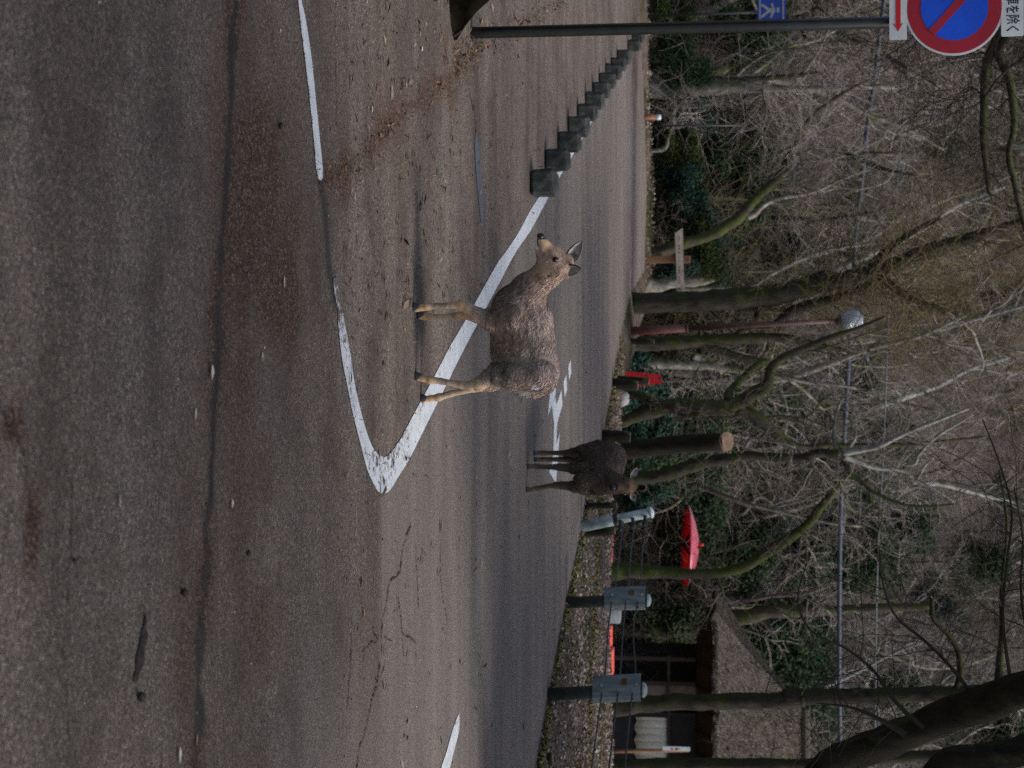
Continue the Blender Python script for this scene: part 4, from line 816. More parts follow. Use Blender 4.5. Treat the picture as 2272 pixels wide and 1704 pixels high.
traced_tree('tree', 'leaning mossy tree that forks beside the wooden signpost', 'tree', 34.6, tr(Z7, (150, 1420, 90), (230, 1380, 76), (330, 1340, 62), (420, 1315, 58), (500, 1288, 58), (580, 1240, 60), (650, 1188, 64), (720, 1112, 56), (790, 1045, 52), (860, 980, 46), (900, 900, 38), (960, 770, 34), (1010, 690, 32), (1060, 625, 28), (1150, 560, 24), (1260, 490, 18), (1360, 440, 12)),
    [tr(Z7, (690, 1195, 34), (730, 1180, 30), (780, 1130, 26), (850, 1095, 24), (930, 1080, 22), (1000, 1070, 20), (1090, 1045, 18), (1180, 1000, 16), (1270, 965, 12), (1360, 935, 8)), tr(Z7, (860, 985, 24), (930, 930, 20), (980, 860, 16), (1060, 815, 10)),
     tr(Z7, (870, 985, 16), (930, 985, 14), (985, 1025, 14), (1050, 1045, 14), (1120, 1050, 12), (1200, 1025, 8)), tr(Z7, (985, 1000, 10), (990, 900, 10), (1000, 760, 8)), tr(Z7, (1130, 570, 10), (1140, 500, 9), (1180, 420, 7)), tr(Z7, (960, 770, 12), (1000, 740, 10), (1080, 640, 8), (1150, 600, 6))], BARK_M, TWIG, 11, 34, 1.5, limb_bark=BARK_P)
traced_tree('tree', 'pale mossy trunk at the far end of the stone block row', 'tree', 36.0, tr(Z7, (90, 500, 96), (300, 495, 84), (500, 485, 72), (700, 485, 56), (860, 488, 44), (1020, 490, 34), (1300, 480, 30), (1500, 475, 24)), [tr(Z7, (790, 440, 26), (775, 520, 20), (790, 600, 20), (780, 690, 18), (745, 750, 12)), tr(Z7, (400, 505, 14), (340, 560, 12), (270, 660, 10))], BARK_P, TWIG, 12, 30, 1.7)
traced_tree('tree', 'dark trunk base among conifer bushes near the far stone blocks', 'tree', 37.5, tr(Z7, (90, 425, 50), (300, 440, 44), (520, 440, 40), (800, 430, 30), (1100, 400, 22)), [], BARK_D, TWIG, 21, 14, 1.4)
# fallen pale trunk leaning on the slope
Yf = 41.0; P = [at(*Z7(*p), Yf + k * 0.8) for k, p in enumerate([(420, 450), (560, 380), (700, 290), (800, 245), (890, 200)])]
o = thing('dead_tree', 'pale dead trunk leaning across the slope beside conifer bushes', 'tree', P[0]); v, f = rough_tube(spline(P, 24), np.linspace(0.15, 0.09, 24), 10, rng); MB().add(v, f).build('trunk', BARK_P, o, True, loc=P[0])
tw = MB(); limb_twigs(tw, spline(P, 24), np.full(24, .1), np.random.default_rng(31), 12, 1.5, 0.015, 1); kind(tw.build('twigs', TWIG, o, loc=P[0]), 'stuff')
# grey dead stump behind the signpost
Yd = 34.8; P = [at(*Z6(*p), Yd) for p in [(280, 525), (420, 515), (560, 500), (700, 492)]]; zb = tz(P[0][0], Yd); b0 = np.array((P[0][0], Yd, zb)); P = [b0 - np.array((0, 0, 0.2))] + P
o = thing('dead_stump', 'weathered grey broken stump beside the wooden signpost', 'stump', b0); v, f = rough_tube(spline(P, 20), np.interp(np.linspace(0, 1, 20), [0, .4, .8, 1], [0.17, 0.13, 0.11, 0.03]), 14, rng, 0.45)
MB().add(v, f).build('trunk', BARK_P, o, True, loc=b0)
# saplings
for k, (path, lab, Yt) in enumerate([(tr(Z6, (890, 530, 22), (980, 475, 20), (1100, 410, 20), (1200, 365, 18), (1300, 330, 18), (1400, 315, 15), (1500, 300, 14), (1640, 290, 10)), 'bare pale branch of a sapling slanting across the slope by the thick trunk', 36.0),
        (tr(Z7, (830, 1488, 16), (930, 1450, 18), (1050, 1410, 18), (1200, 1370, 16), (1320, 1330, 14), (1440, 1270, 10), (1550, 1190, 6)), 'slim pale sapling bowing over the slope above the signpost', 40.0),
        (tr(Z7, (230, 820, 20), (260, 740, 12), (300, 660, 10), (360, 580, 8), (450, 470, 5)), 'low spray of pale bare stems behind the orange marker post', 36.0)]):
    traced_tree('sapling', lab, 'sapling', Yt, path, [], BARK_P, TWIG, 40 + k, 22, 1.3, rtw=0.009)

# near tree at the right, outside the frame: its black boughs hang into view and its crown shades the fence
Yn = 9.3; nt_o = thing('evergreen_oak', 'black boughs and dark leafy crown of the big tree overhanging the fence', 'tree', (4.3, 10.2, 0.0)); b0 = np.array((4.3, 10.2, 0.0))
trunkP = [np.array(p) for p in ((4.3, 10.2, -0.3), (4.25, 10.2, 0.6), (4.1, 10.1, 1.8), (3.9, 10.0, 3.0), (4.0, 10.4, 4.5), (4.2, 11.0, 6.2))]
v, f = rough_tube(spline(trunkP, 30), np.interp(np.linspace(0, 1, 30), [0, .1, .5, 1], [.5, .34, .28, .18]), 16, rng); MB().add(v, f).build('trunk', BARK_D, nt_o, True, loc=b0)
rn = np.random.default_rng(77); tw = MB()
def bough(pts, rad):
    q = spline(pts, 26); v, f = rough_tube(q, np.interp(np.linspace(0, 1, 26), np.linspace(0, 1, len(rad)), rad), 12, rn); MB().add(v, f).build('bough', DARKWOOD, nt_o, True, loc=b0); return q
q1 = bough([np.array((4.0, 10.0, 1.7)), at(1790, 1760, Yn), at(1900, 1672, Yn), at(2000, 1632, Yn), at(2100, 1592, Yn - .1), at(2200, 1556, Yn - .3), at(2300, 1520, Yn - .5), at(2480, 1440, Yn - 0.8)], [.14, .10, .10, .105, .11, .11, .105, .09])
q2 = bough([np.array((4.0, 10.3, 2.2)), at(2070, 1730, Yn + 1), at(2170, 1690, Yn + 1), at(2260, 1665, Yn + 1), at(2400, 1600, Yn + 1)], [.14, .11, .11, .10, .09])
q3 = bough([np.array((4.05, 10.3, 3.6)), np.array((4.6, 12.5, 5.5)), np.array((5.0, 15.0, 7.2)), np.array((4.6, 18, 8.4))], [.2, .16, .12, .06])
q4 = bough([np.array((4.0, 10.2, 4.2)), np.array((3.0, 11.5, 5.6)), np.array((2.0, 13.5, 7.0)), np.array((1.2, 16, 8.0))], [.16, .13, .09, .05])
for path, r0 in (([(2010, 1630), (1960, 1600), (1890, 1570), (1810, 1560)], .022), ([(2050, 1615), (1990, 1560), (1940, 1490), (1880, 1440), (1800, 1400), (1770, 1330), (1790, 1250)], .014), ([(2180, 1570), (2110, 1480), (2050, 1420), (1990, 1370), (1960, 1300), (1950, 1210)], .014), ([(2250, 1545), (2235, 1460), (2225, 1360), (2235, 1240), (2245, 1130), (2215, 1020), (2180, 930)], .013), ([(2330, 1500), (2280, 1400), (2265, 1300), (2270, 1200), (2250, 1080)], .012)):
    P = spline([at(a, b_, Yn - 0.2 + 0.05 * k) for k, (a, b_) in enumerate(path)], 22); tw.tube(P, np.linspace(r0, 0.004, 22), 5, cap=False); limb_twigs(tw, P, np.linspace(r0, .004, 22), rn, 12, 0.55, 0.0038, 1, 0.15, 0.06, 0.1)
tw.build('twigs', TWIG_D, nt_o, loc=b0)

def leaf_cloud(centers, radii, n, size, r, shade=True):
    C = np.array(centers); Rr = np.array(radii); k = r.integers(0, len(C), n); d = r.normal(size=(n, 3)); d /= np.linalg.norm(d, axis=1)[:, None]
    rad = r.random(n) ** 0.45; P = C[k] + d * (rad * Rr[k])[:, None] * np.array((1, 1, 0.75)); nrm = d * 0.6 + np.array((0, 0, 0.7)) + r.normal(size=(n, 3)) * 0.5; nrm /= np.linalg.norm(nrm, axis=1)[:, None]
    a = np.cross(nrm, r.normal(size=(n, 3))); a /= np.linalg.norm(a, axis=1)[:, None]; b_ = np.cross(nrm, a); s = size * (0.6 + 0.8 * r.random(n))[:, None]
    V = np.stack([P - a * s, P + b_ * s * 0.42, P + a * s, P - b_ * s * 0.42], 1).reshape(-1, 3); i = np.arange(n)[:, None] * 4
    F = np.concatenate([i + [0, 1, 2], i + [0, 2, 3]]); col = r.random(n) ** 1.5; col = np.repeat(np.stack([col] * 3, 1), 4, 0)
    mb = MB(); mb.v = [V]; mb.f = [tuple(q) for q in F.tolist()]; mb.n = len(V); mb.c = [col]; return mb
cc = []; cr = []
for k in range(46):
    x_ = rn.uniform(2.0, 9.5); y_ = rn.uniform(8.5, 21.5); z_ = rn.uniform(0.26 * y_ + 2.6, 0.26 * y_ + 6.0); cc.append((x_ - 4.3, y_ - 10.2, z_)); cr.append(rn.uniform(0.8, 1.5))
kind(leaf_cloud(cc, cr, 48000, 0.085, rn).build('crown', EVER, nt_o), 'stuff')

# near-left tree foot beside the pole: flared dark trunk, mostly outside the frame
g_ = ground(1005, -60); o = thing('roadside_tree', 'dark flared tree foot with moss beside the black sign pole', 'tree', (g_[0] - 0.33, g_[1] + 0.15, 0)); 
prof = []; v = []; f = []; NS = 40; zs = [-0.1, 0.0, 0.05, 0.12, 0.22, 0.36, 0.6, 1.0, 1.8, 3.0, 4.5, 6.5]; rs = [0.62, 0.58, 0.52, 0.46, 0.40, 0.35, 0.31, 0.28, 0.26, 0.24, 0.2, 0.12]
for z_, r0 in zip(zs, rs):
    for k in range(NS):
        a = 2 * math.pi * k / NS; lob = 1 + (0.20 * math.cos(3 * a + 0.6) + 0.09 * math.cos(7 * a + 1)) * max(0, 1 - z_ / 0.7); v.append((r0 * lob * math.cos(a) - 0.03 * z_, r0 * lob * math.sin(a), z_))
for i in range(len(zs) - 1):
    for k in range(NS): f.append((i * NS + k, i * NS + (k + 1) % NS, (i + 1) * NS + (k + 1) % NS, (i + 1) * NS + k))
MB().add(v, f).build('trunk', bark_mat('wet_dark_bark', (0.004, 0.0035, 0.003), (0.016, 0.013, 0.01), moss=(0.003, 0.003, 0.0015), moss_amt=0.0), o, True)
bpy.data.materials['wet_dark_bark'].node_tree.nodes['Principled BSDF'].inputs['Specular IOR Level'].default_value = 0.0
cl = [(rn.uniform(-2.8, 0.2), rn.uniform(-1.5, 1.5), rn.uniform(6.5, 8.5)) for k in range(14)]
kind(leaf_cloud(cl, [0.9] * 14, 5000, 0.07, rn).build('crown', EVER, o), 'stuff')
# unseen trees added behind the camera so their crowns shade the near road
for k, (x_, y_, lab) in enumerate(((-4.6, -2.5, 'unseen evergreen tree added behind the camera for shade, on the sign side'), (5.6, -3.5, 'unseen evergreen tree added behind the camera for shade, on the fence side'))):
    o = thing('added_shade_tree', lab, 'tree', (x_, y_, 0)); P = [np.array((0, 0, -.3)), np.array((.1, .1, 2)), np.array((-x_ * .1, 2.0, 4.5)), np.array((-x_ * .2, 6, 8.2))]; vv, ff = rough_tube(spline(P, 24), np.linspace(.36, .14, 24), 14, rn); MB().add(vv, ff).build('trunk', BARK_D, o, True)
    cl = [((-1.2 if x_ > 0 else 2.0) + rn.normal() * 1.6, (6.6 if x_ > 0 else 4.0) + rn.normal() * 1.4, 8.4 + rn.normal() * .7) for j in range(26)]; kind(leaf_cloud(cl, [1.5] * 26, 12000 if x_ > 0 else 5000, .095, rn).build('crown', EVER, o), 'stuff')
# loose twig leaning at its foot
P = [ground(*ZID(1003, 82)) + np.array((0, 0, 0.012)), ground(1013, 60) + np.array((0, 0, 0.05)), at(1026, 30, PY + 0.1), at(1038, -5, PY + 0.1)]; o = MB().tube(spline(P, 10), np.linspace(0.006, 0.003, 10), 5).build('fallen_twig', TWIG_D); tag(o, 'thin dark twig leaning against the mossy tree foot by the pole', 'twig')

# overhanging mossy boughs behind the parking sign
Yo = 20.0; b0 = at(2200, -260, Yo); oo = thing('leaning_tree', 'mossy horizontal boughs with fine black twigs reaching past the parking sign', 'tree', (b0[0], Yo, tz(b0[0], Yo))); bb = np.array((b0[0], Yo, tz(b0[0], Yo)))
P = [bb - np.array((0, 0, .2)), bb + np.array((0, 0, 1.5)), bb + np.array((0.1, 0, 3.5)), b0]; v, f = rough_tube(spline(P, 24), np.linspace(.22, .11, 24), 12, rn); MB().add(v, f).build('trunk', BARK_D, oo, True, loc=bb)
tw = MB()
for path, r0, r1 in (([(2240, -200), (2232, 20), (2212, 85), (2190, 140), (2184, 220), (2182, 300), (2188, 370), (2195, 430)], .085, .035), ([(2270, -150), (2250, 50), (2215, 115), (2240, 175), (2250, 280), (2238, 345), (2250, 400), (2265, 470), (2290, 560)], .07, .03), ([(2184, 215), (2158, 195), (2138, 200), (2110, 230), (2095, 260)], .014, .006), ([(2184, 218), (2210, 180), (2240, 150), (2272, 125)], .022, .012), ([(2140, 205), (2136, 250), (2122, 290), (2112, 340), (2118, 400)], .012, .005), ([(2250, 60), (2180, 20), (2060, 60), (1990, 110), (1940, 140)], .02, .008), ([(2160, 20), (2050, 80), (1960, 160)], .015, .005)):
    q = spline([at(a, b_, Yo + 0.1 * k) for k, (a, b_) in enumerate(path)], 24); v, f = rough_tube(q, np.linspace(r0, r1, 24), 10 if r0 > .03 else 5, rn)
    if r0 > .03: MB().add(v, f).build('bough', BARK_M, oo, True, loc=bb)
    else: tw.add(v, f)
    limb_twigs(tw, q, np.linspace(r0, r1, 24), rn, 26, 1.3, 0.007, 2, 0.1, 0.04, 0.0)
kind(tw.build('twigs', TWIG_D, oo, loc=bb), 'stuff')

# ------------------------------------------------------------------ hillside trees (copies of a few bare kinds)
def bare_tree(seed, H, bark, r0):
    r = np.random.default_rng(seed); P = [np.array((0, 0, -0.4))]; d = np.array((r.normal() * .1, r.normal() * .1, 1.0))
    for k in range(8):
        d = d + r.normal(size=3) * np.array((.14, .14, 0.02)); d /= np.linalg.norm(d); P.append(P[-1] + d * H / 8)
    q = spline(P, 24); rad = np.linspace(r0, r0 * .22, 24); rad[0] *= 1.3
    o = thing('hill_tree', 'x', 'tree'); v, f = rough_tube(q, rad, 9, r); MB().add(v, f).build('trunk', bark, o, True); br = MB(); tw = MB()
    for k in range(9):
        i = int(6 + 17 * r.random()); a = r.random() * 2 * math.pi; dd = np.array((math.cos(a), math.sin(a), 0.35 + 0.6 * r.random())); L_ = H * (0.22 + 0.25 * r.random()) * (1.1 - i / 40); pts = [q[i]]
        for s in range(5):
            dd = dd + r.normal(size=3) * .28 + np.array((0, 0, .06)); dd /= np.linalg.norm(dd); pts.append(pts[-1] + dd * L_ / 5)
        bq = spline(pts, 12); brd = np.linspace(rad[i] * .55, 0.014, 12); v, f = rough_tube(bq, brd, 6, r); MB().add(v, f).build('limb', bark, o, True); limb_twigs(tw, bq, brd, r, 9, L_ * .5, 0.012, 1, .2, kids=4)
    limb_twigs(tw, q, rad, r, 10, H * .15, 0.012, 1, .5, kids=4)
    kind(tw.build('twigs', TWIG, o), 'stuff'); return o
protos = [bare_tree(101, 8.5, BARK_P, .15), bare_tree(102, 7, BARK_M, .13), bare_tree(103, 10, BARK_L, .17), bare_tree(104, 6, BARK_D, .10), bare_tree(105, 9, BARK_P, .12)]
kinds = ['pale lichened bare tree on the brown hillside', 'mossy bare tree on the hillside', 'tall grey lichened bare tree up the hillside', 'small dark bare tree on the hillside', 'slender pale bare tree on the hillside']
rt = np.random.default_rng(55); used = [False] * 5; count = 0
while count < 84:
    y_ = 37 + 46 * rt.random() ** 1.2; u_ = rt.uniform(-60, 1760); x_ = (u_ - 852) / F_PX * y_
    if y_ < 47 and u_ > 1050: continue
    k = int(rt.integers(0, 5)); o = protos[k] if not used[k] else copy_tree(protos[k]); used[k] = True
    o.location = (x_, y_, tz(x_, y_)); o.rotation_euler = (rt.normal() * .06, rt.normal() * .06, rt.random() * 6.28); s = rt.uniform(.75, 1.25); o.scale = (s, s, s)
    tag(o, kinds[k], 'tree', kinds[k].replace(' on the', 's on the') if False else f'hillside trees, {kinds[k].split(" bare")[0]}'); count += 1
for u_, y_, k in [(1080, 46, 4), (1150, 50, 0), (1230, 47, 1), (1290, 53, 4), (1345, 48, 0), (1430, 55, 2), (1500, 51, 4), (1590, 56, 0), (1670, 52, 1), (1120, 57, 2), (1380, 58, 4), (1550, 48, 1), (330, 43, 4), (470, 46, 0), (250, 48, 1), (90, 45, 4), (620, 44, 0), (760, 46, 4), (840, 43, 1), (900, 48, 0), (980, 46, 4)]:
    x_ = (u_ - 852) / F_PX * y_; o = copy_tree(protos[k]); o.location = (x_, y_, tz(x_, y_)); o.rotation_euler = (rt.normal() * .12, rt.normal() * .12, rt.random() * 6.28); s = rt.uniform(.7, 1.05); o.scale = (s, s, s); tag(o, ['pale lichened', 'mossy', 'tall grey lichened', 'small dark', 'slender pale'][k] + ' bare tree at the foot of the slope', 'tree', 'bare trees at the foot of the slope')
# ------------------------------------------------------------------ evergreen shrubs
def evergreen(seed, H, mat, leaf, n):
    r = np.random.default_rng(seed); o = thing('evergreen_shrub', 'x', 'shrub'); cs = []; rs = []
    st = MB()
    for k in range(9):
        a = r.random() * 6.28; R_ = H * .32 * r.random() ** .5; z_ = H * (.3 + .6 * r.random()); c_ = np.array((R_ * math.cos(a), R_ * math.sin(a), z_)); cs.append(c_); rs.append(H * (.13 + .12 * r.random()))
        st.tube(spline([np.array((0, 0, -.2)), np.array((c_[0] * .3, c_[1] * .3, z_ * .5)), c_], 7), np.linspace(.03 * H ** .5, .008, 7), 5)
    st.build('stems', BARK_D, o); kind(leaf_cloud(cs, rs, n, leaf, r).build('crown', mat, o), 'stuff'); return o
eprot = [evergreen(201, 2.2, EVER_B, .05, 5200), evergreen(202, 3.2, EVER, .055, 7500), evergreen(203, 2.6, EVER_Y, .05, 6000), evergreen(204, 1.4, EVER_B, .04, 3600)]
ekind = ['blue green leafy evergreen bush', 'dark glossy evergreen bush', 'yellow green evergreen bush', 'low blue green bush']
eused = [False] * 4
def put_ever(k, w_, u_, Y, sc=1.0, where='on the hillside', free=False):
    p = at(w_, u_, Y); o = eprot[k] if not eused[k] else copy_tree(eprot[k]); eused[k] = True
    o.location = (p[0], Y, tz(p[0], Y) - 0.05); o.rotation_euler = (0, 0, rt.random() * 6.28); o.scale = (sc, sc, sc); tag(o, f'{ekind[k]} {where}', 'shrub', f'{ekind[k]}es {where}'.replace('bushes', 'bushes'))
for k, u_, Y, sc, wh in [(0, 838, 33, 1.1, 'behind the red board'), (0, 870, 36, 1.2, 'behind the red board'), (3, 800, 34, 1.2, 'behind the red board'), (1, 140, 36, .6, 'behind the far stone blocks'), (1, 105, 38, .6, 'behind the far stone blocks'), (2, 215, 41, .9, 'behind the far stone blocks'), (1, 85, 42, 1.0, 'behind the far stone blocks'),
        (0, 520, 38, 1.0, 'around the wooden signpost'), (1, 480, 40, .9, 'around the wooden signpost'), (2, 560, 37, .8, 'around the wooden signpost'), (3, 620, 36, 1.0, 'around the wooden signpost'), (0, 430, 37, .8, 'around the wooden signpost'), (3, 390, 37, 1., 'around the wooden signpost'), (3, 600, 35.5, .8, 'around the wooden signpost'), (1, 540, 43, 1.1, 'around the wooden signpost'),
        (0, 960, 36, 1.0, 'in the hollow below the parasol'), (1, 1010, 40, 1.0, 'in the hollow below the parasol'), (0, 1090, 42, 1.1, 'in the hollow below the parasol'), (1, 1140, 47, 1.2, 'in the hollow below the parasol'), (1, 1200, 49, 1.3, 'in the hollow below the parasol'), (0, 1250, 48, 1.3, 'in the hollow below the parasol'), (1, 1310, 47, 1.2, 'in the hollow below the parasol'), (2, 1440, 48, 1.2, 'in the hollow below the parasol'), (1, 1470, 46, 1.1, 'in the hollow below the parasol'), (1, 1380, 50, 1.5, 'in the hollow below the parasol'), (0, 1180, 44, .9, 'in the hollow below the parasol'), (1, 1060, 46, 1.3, 'in the hollow below the parasol'), (1, 920, 45, 1.2, 'in the hollow below the parasol'),
        (2, 8, 38, .6, 'behind the far stone blocks'), (2, 1240, 60, 1.3, 'high on the slope'), (1, 1300, 72, 1.5, 'high on the slope'), (2, 1200, 74, 1.4, 'high on the slope'), (1, 1360, 76, 1.5, 'high on the slope'), (2, 950, 80, 1.3, 'high on the slope'), (2, 300, 46, .9, 'high on the slope'), (1, 350, 52, .8, 'high on the slope'), (2, 700, 55, 1., 'high on the slope'), (1, 260, 44, .8, 'high on the slope'), (1, 460, 56, 1., 'high on the slope'), (2, 780, 62, 1.1, 'high on the slope'), (1, 1500, 60, 1.3, 'high on the slope'), (2, 1620, 66, 1.3, 'high on the slope'), (1, 860, 50, 1.1, 'high on the slope'), (1, 1000, 56, 1.2, 'high on the slope'), (1, 1140, 58, 1.3, 'high on the slope'), (2, 560, 66, 1.1, 'high on the slope'), (1, 180, 60, .9, 'high on the slope')]:
    put_ever(k, 1500, u_, Y, sc, wh)
for j, (u_, Y) in enumerate([(1060, 52), (1110, 53), (1165, 52), (1225, 54), (1280, 52), (1340, 54), (1400, 53), (1455, 51), (1500, 53), (1545, 52), (1600, 54), (1660, 53), (1010, 50), (960, 49), (900, 51), (850, 47), (1000, 46), (1240, 49)]):
    put_ever((1, 1, 0)[j % 3], 1500, u_, Y, 1.15 + .2 * (j % 2), 'in the dark thicket behind the parasol and tea house')
for j, (u_, Y) in enumerate([(340, 38), (370, 40), (415, 39), (455, 42), (500, 44), (540, 40), (585, 41), (625, 43), (440, 47), (300, 45), (560, 47), (230, 39), (60, 41)]):
    put_ever((2, 3, 1, 0)[j % 4], 1500, u_, Y, .7 + .2 * (j % 3), 'in the undergrowth above the signpost')
for j, (u_, Y) in enumerate([(640, 39), (700, 41), (760, 40), (800, 43), (860, 41), (910, 40), (950, 43), (1000, 42), (1040, 45), (730, 47), (820, 50), (940, 52), (570, 48), (380, 44), (300, 41), (1130, 62), (1210, 66), (1330, 64), (1450, 68), (1560, 64), (1640, 70), (1090, 70), (1400, 76), (1270, 80), (1500, 78), (660, 58), (500, 62), (240, 64), (120, 56)]):
    put_ever((1, 0, 1, 2)[j % 4], 1500, u_, Y, .8 + .25 * (j % 3) + (.2 if Y > 55 else 0), 'among the mossy trunks' if Y < 55 else 'far up the slope')
# ------------------------------------------------------------------ brush: one mass of thin bare stems
def shrub_arr(seed, H, ns):
    r = np.random.default_rng(seed); mb = MB()
    for k in range(ns):
        a = r.random() * 6.28; d = np.array((math.cos(a) * .55, math.sin(a) * .55, .6 + .8 * r.random())); twig_run(mb, np.array((r.normal() * .2, r.normal() * .2, -.1)), d, H * (.6 + .6 * r.random()), .0095, r, 1, .45, .02, 3, 5, 5)
    return np.concatenate(mb.v), np.array([q for q in mb.f], int)
def gn_group():
    ng = bpy.data.node_groups.new('brush_scatter', 'GeometryNodeTree'); ng.interface.new_socket('Geometry', in_out='INPUT', socket_type='NodeSocketGeometry'); ng.interface.new_socket('Geometry', in_out='OUTPUT', socket_type='NodeSocketGeometry'); return ng
def shrub_obj(seed, H, ns, mat, depth, r0):
    r = np.random.default_rng(seed); mb = MB()
    for k in range(ns):
        a_ = r.random() * 6.28; d = np.array((math.cos(a_) * .5, math.sin(a_) * .5, .6 + .9 * r.random())); twig_run(mb, np.array((r.normal() * .25, r.normal() * .25, -.1)), d, H * (.6 + .6 * r.random()), r0, r, depth, .42, .02, 3, 5, 5)
    me = bpy.data.meshes.new('bare_stems'); me.from_pydata(np.concatenate(mb.v).tolist(), [], mb.f); me.materials.append(mat); return bpy.data.objects.new('bare_stems', me)
def brush(name, n, ymin, ymax, umin, umax, mat, seed, label, smin=.7, smax=1.5, pw=1.0, H=2.0, ns=9, depth=2, r0=.009):
    r = np.random.default_rng(seed); y_ = ymin + (ymax - ymin) * r.random(n) ** pw; x_ = (r.uniform(umin, umax, n) - 852) / F_PX * y_; ok = y_ > y_crest(x_) + 1.5; x_, y_ = x_[ok], y_[ok]; n = len(x_)
    me = bpy.data.meshes.new(name); me.from_pydata(np.stack([x_, y_, terrain(x_, y_)], 1).tolist(), [], []); ra = me.attributes.new('rot', 'FLOAT_VECTOR', 'POINT'); ra.data.foreach_set('vector', np.stack([r.normal(size=n) * .12, r.normal(size=n) * .12, r.random(n) * 6.28], 1).astype(np.float32).ravel())
    sa = me.attributes.new('size', 'FLOAT', 'POINT'); sa.data.foreach_set('value', r.uniform(smin, smax, n).astype(np.float32)); va = me.attributes.new('pick', 'INT', 'POINT'); va.data.foreach_set('value', r.integers(0, 4, n).astype(np.int32))
    o = link(name, me, mat); kind(o, 'stuff', label); ng = gn_group(); N_ = ng.nodes; gi = N_.new('NodeGroupInput'); go = N_.new('NodeGroupOutput'); gi_ = N_.new('GeometryNodeGeometryToInstance')
    for k in range(4):
        oi = N_.new('GeometryNodeObjectInfo'); oi.inputs[0].default_value = shrub_obj(seed * 10 + k, H, ns, mat, depth, r0); oi.transform_space = 'ORIGINAL'; ng.links.new(oi.outputs['Geometry'], gi_.inputs[0])
    ip = N_.new('GeometryNodeInstanceOnPoints'); ng.links.new(gi.outputs[0], ip.inputs['Points']); ng.links.new(gi_.outputs[0], ip.inputs['Instance']); ip.inputs['Pick Instance'].default_value = True
    for nm, ty, sk in (('rot', 'FLOAT_VECTOR', 'Rotation'), ('size', 'FLOAT', 'Scale'), ('pick', 'INT', 'Instance Index')):
        na = N_.new('GeometryNodeInputNamedAttribute'); na.data_type = ty; na.inputs[0].default_value = nm; ng.links.new(na.outputs[0], ip.inputs[sk])
    ng.links.new(ip.outputs[0], go.inputs[0]); o.modifiers.new('scatter', 'NODES').node_group = ng
brush('forest_edge_brush', 40, 35, 42, -40, 960, TWIG_B, 403, 'low bare brush along the forest edge', .35, .7, ns=7)
brush('hillside_brush', 420, 41, 84, -40, 1000, TWIG, 400, 'tangle of thin grey bare brush covering the hillside', .7, 1.5, 1.2, r0=.008)
brush('brown_brush', 420, 43, 86, -40, 1760, TWIG_B, 404, 'darker brown bare brush among the grey', .8, 1.7, r0=.009)
brush('slope_brush', 380, 54, 90, 940, 1760, TWIG, 402, 'thin grey bare brush on the slope behind the tea house', .8, 1.6, r0=.008)
brush('olive_brush', 60, 38, 64, 420, 760, TWIG_O, 401, 'fine olive brown twigs behind the lamp post', 1.0, 2.2, r0=.007)
scatter_litter('forest_edge_leaves', 16000, lambda r, n: (lambda y_: np.stack([(r.uniform(-60, 1100, n) - 852) / F_PX * y_, y_], 1))(33 + 9 * r.random(n)), 0.03, 0.09, litter_c + [(0.06, 0.08, 0.02)], 13, 'dead leaves on the ground along the forest edge', surf=terrain, width=(.4, .7), flat=.5, lift=.015)
scatter_litter('hillside_leaves', 52000, lambda r, n: (lambda y_: np.stack([(r.uniform(-60, 1760, n) - 852) / F_PX * y_, y_], 1))(40 + 46 * r.random(n)), 0.06, 0.24, [(0.18, 0.16, 0.14), (0.12, 0.10, 0.085), (0.26, 0.24, 0.22), (0.06, 0.052, 0.04), (0.045, 0.065, 0.025), (0.06, 0.085, 0.03), (0.16, 0.11, 0.08)], 12, 'dead leaves and fern scraps over the hillside', surf=terrain, width=(.3, .7), flat=.6, lift=.03)

# ================================================================== TEA HOUSE, PARASOL, BENCHES
THATCH = simple('thatch', [(0.28, (0.035, 0.028, 0.022)), (0.5, (0.115, 0.095, 0.078)), (0.72, (0.24, 0.21, 0.18))], 26, 0.95, 0.9, 0.05, stretch=(1.6, 1, 0.5), spec=0.1)
THATCH_M = simple('thatch_moss', [(0.3, (0.06, 0.06, 0.01)), (0.7, (0.17, 0.15, 0.03))], 12, 0.95, 0.5)
HDARK = simple('house_dark_wood', [(0.3, (0.006, 0.005, 0.005)), (0.7, (0.022, 0.017, 0.014))], 6, 0.8, 0.2)
HBROWN = simple('house_brown_wood', [(0.3, (0.014, 0.009, 0.006)), (0.7, (0.05, 0.03, 0.018))], 6, 0.75, 0.3, stretch=(1, 1, .2))
PLASTER = simple('house_plaster', [(0.3, (0.11, 0.085, 0.06)), (0.7, (0.17, 0.135, 0.10))], 3, 0.9, 0.2)
CREAM = simple('reed_screen', [(0.3, (0.42, 0.39, 0.30)), (0.7, (0.70, 0.66, 0.54))], 4, 0.85, 0.2, stretch=(6, 1, .4))
YH = 40.0; hg = -2.0
def hx(u_, Y=YH): return (u_ - 852) / F_PX * Y
def hz(w_, Y=YH): return at(w_, 852, Y)[2]
ex0, ex1 = hx(1355), hx(2250); ez = hz(1592); rz0 = hz(1785, YH + 2.2); rx0, rx1 = hx(1568, YH + 2.2), hx(2060, YH + 2.2)
ho = thing('thatched_house', 'low dark wooden tea house with a thick mossy thatched hip roof', 'house', ((ex0 + ex1) / 2, YH + 2.2, hg)); hb = np.array(((ex0 + ex1) / 2, YH + 2.2, hg))
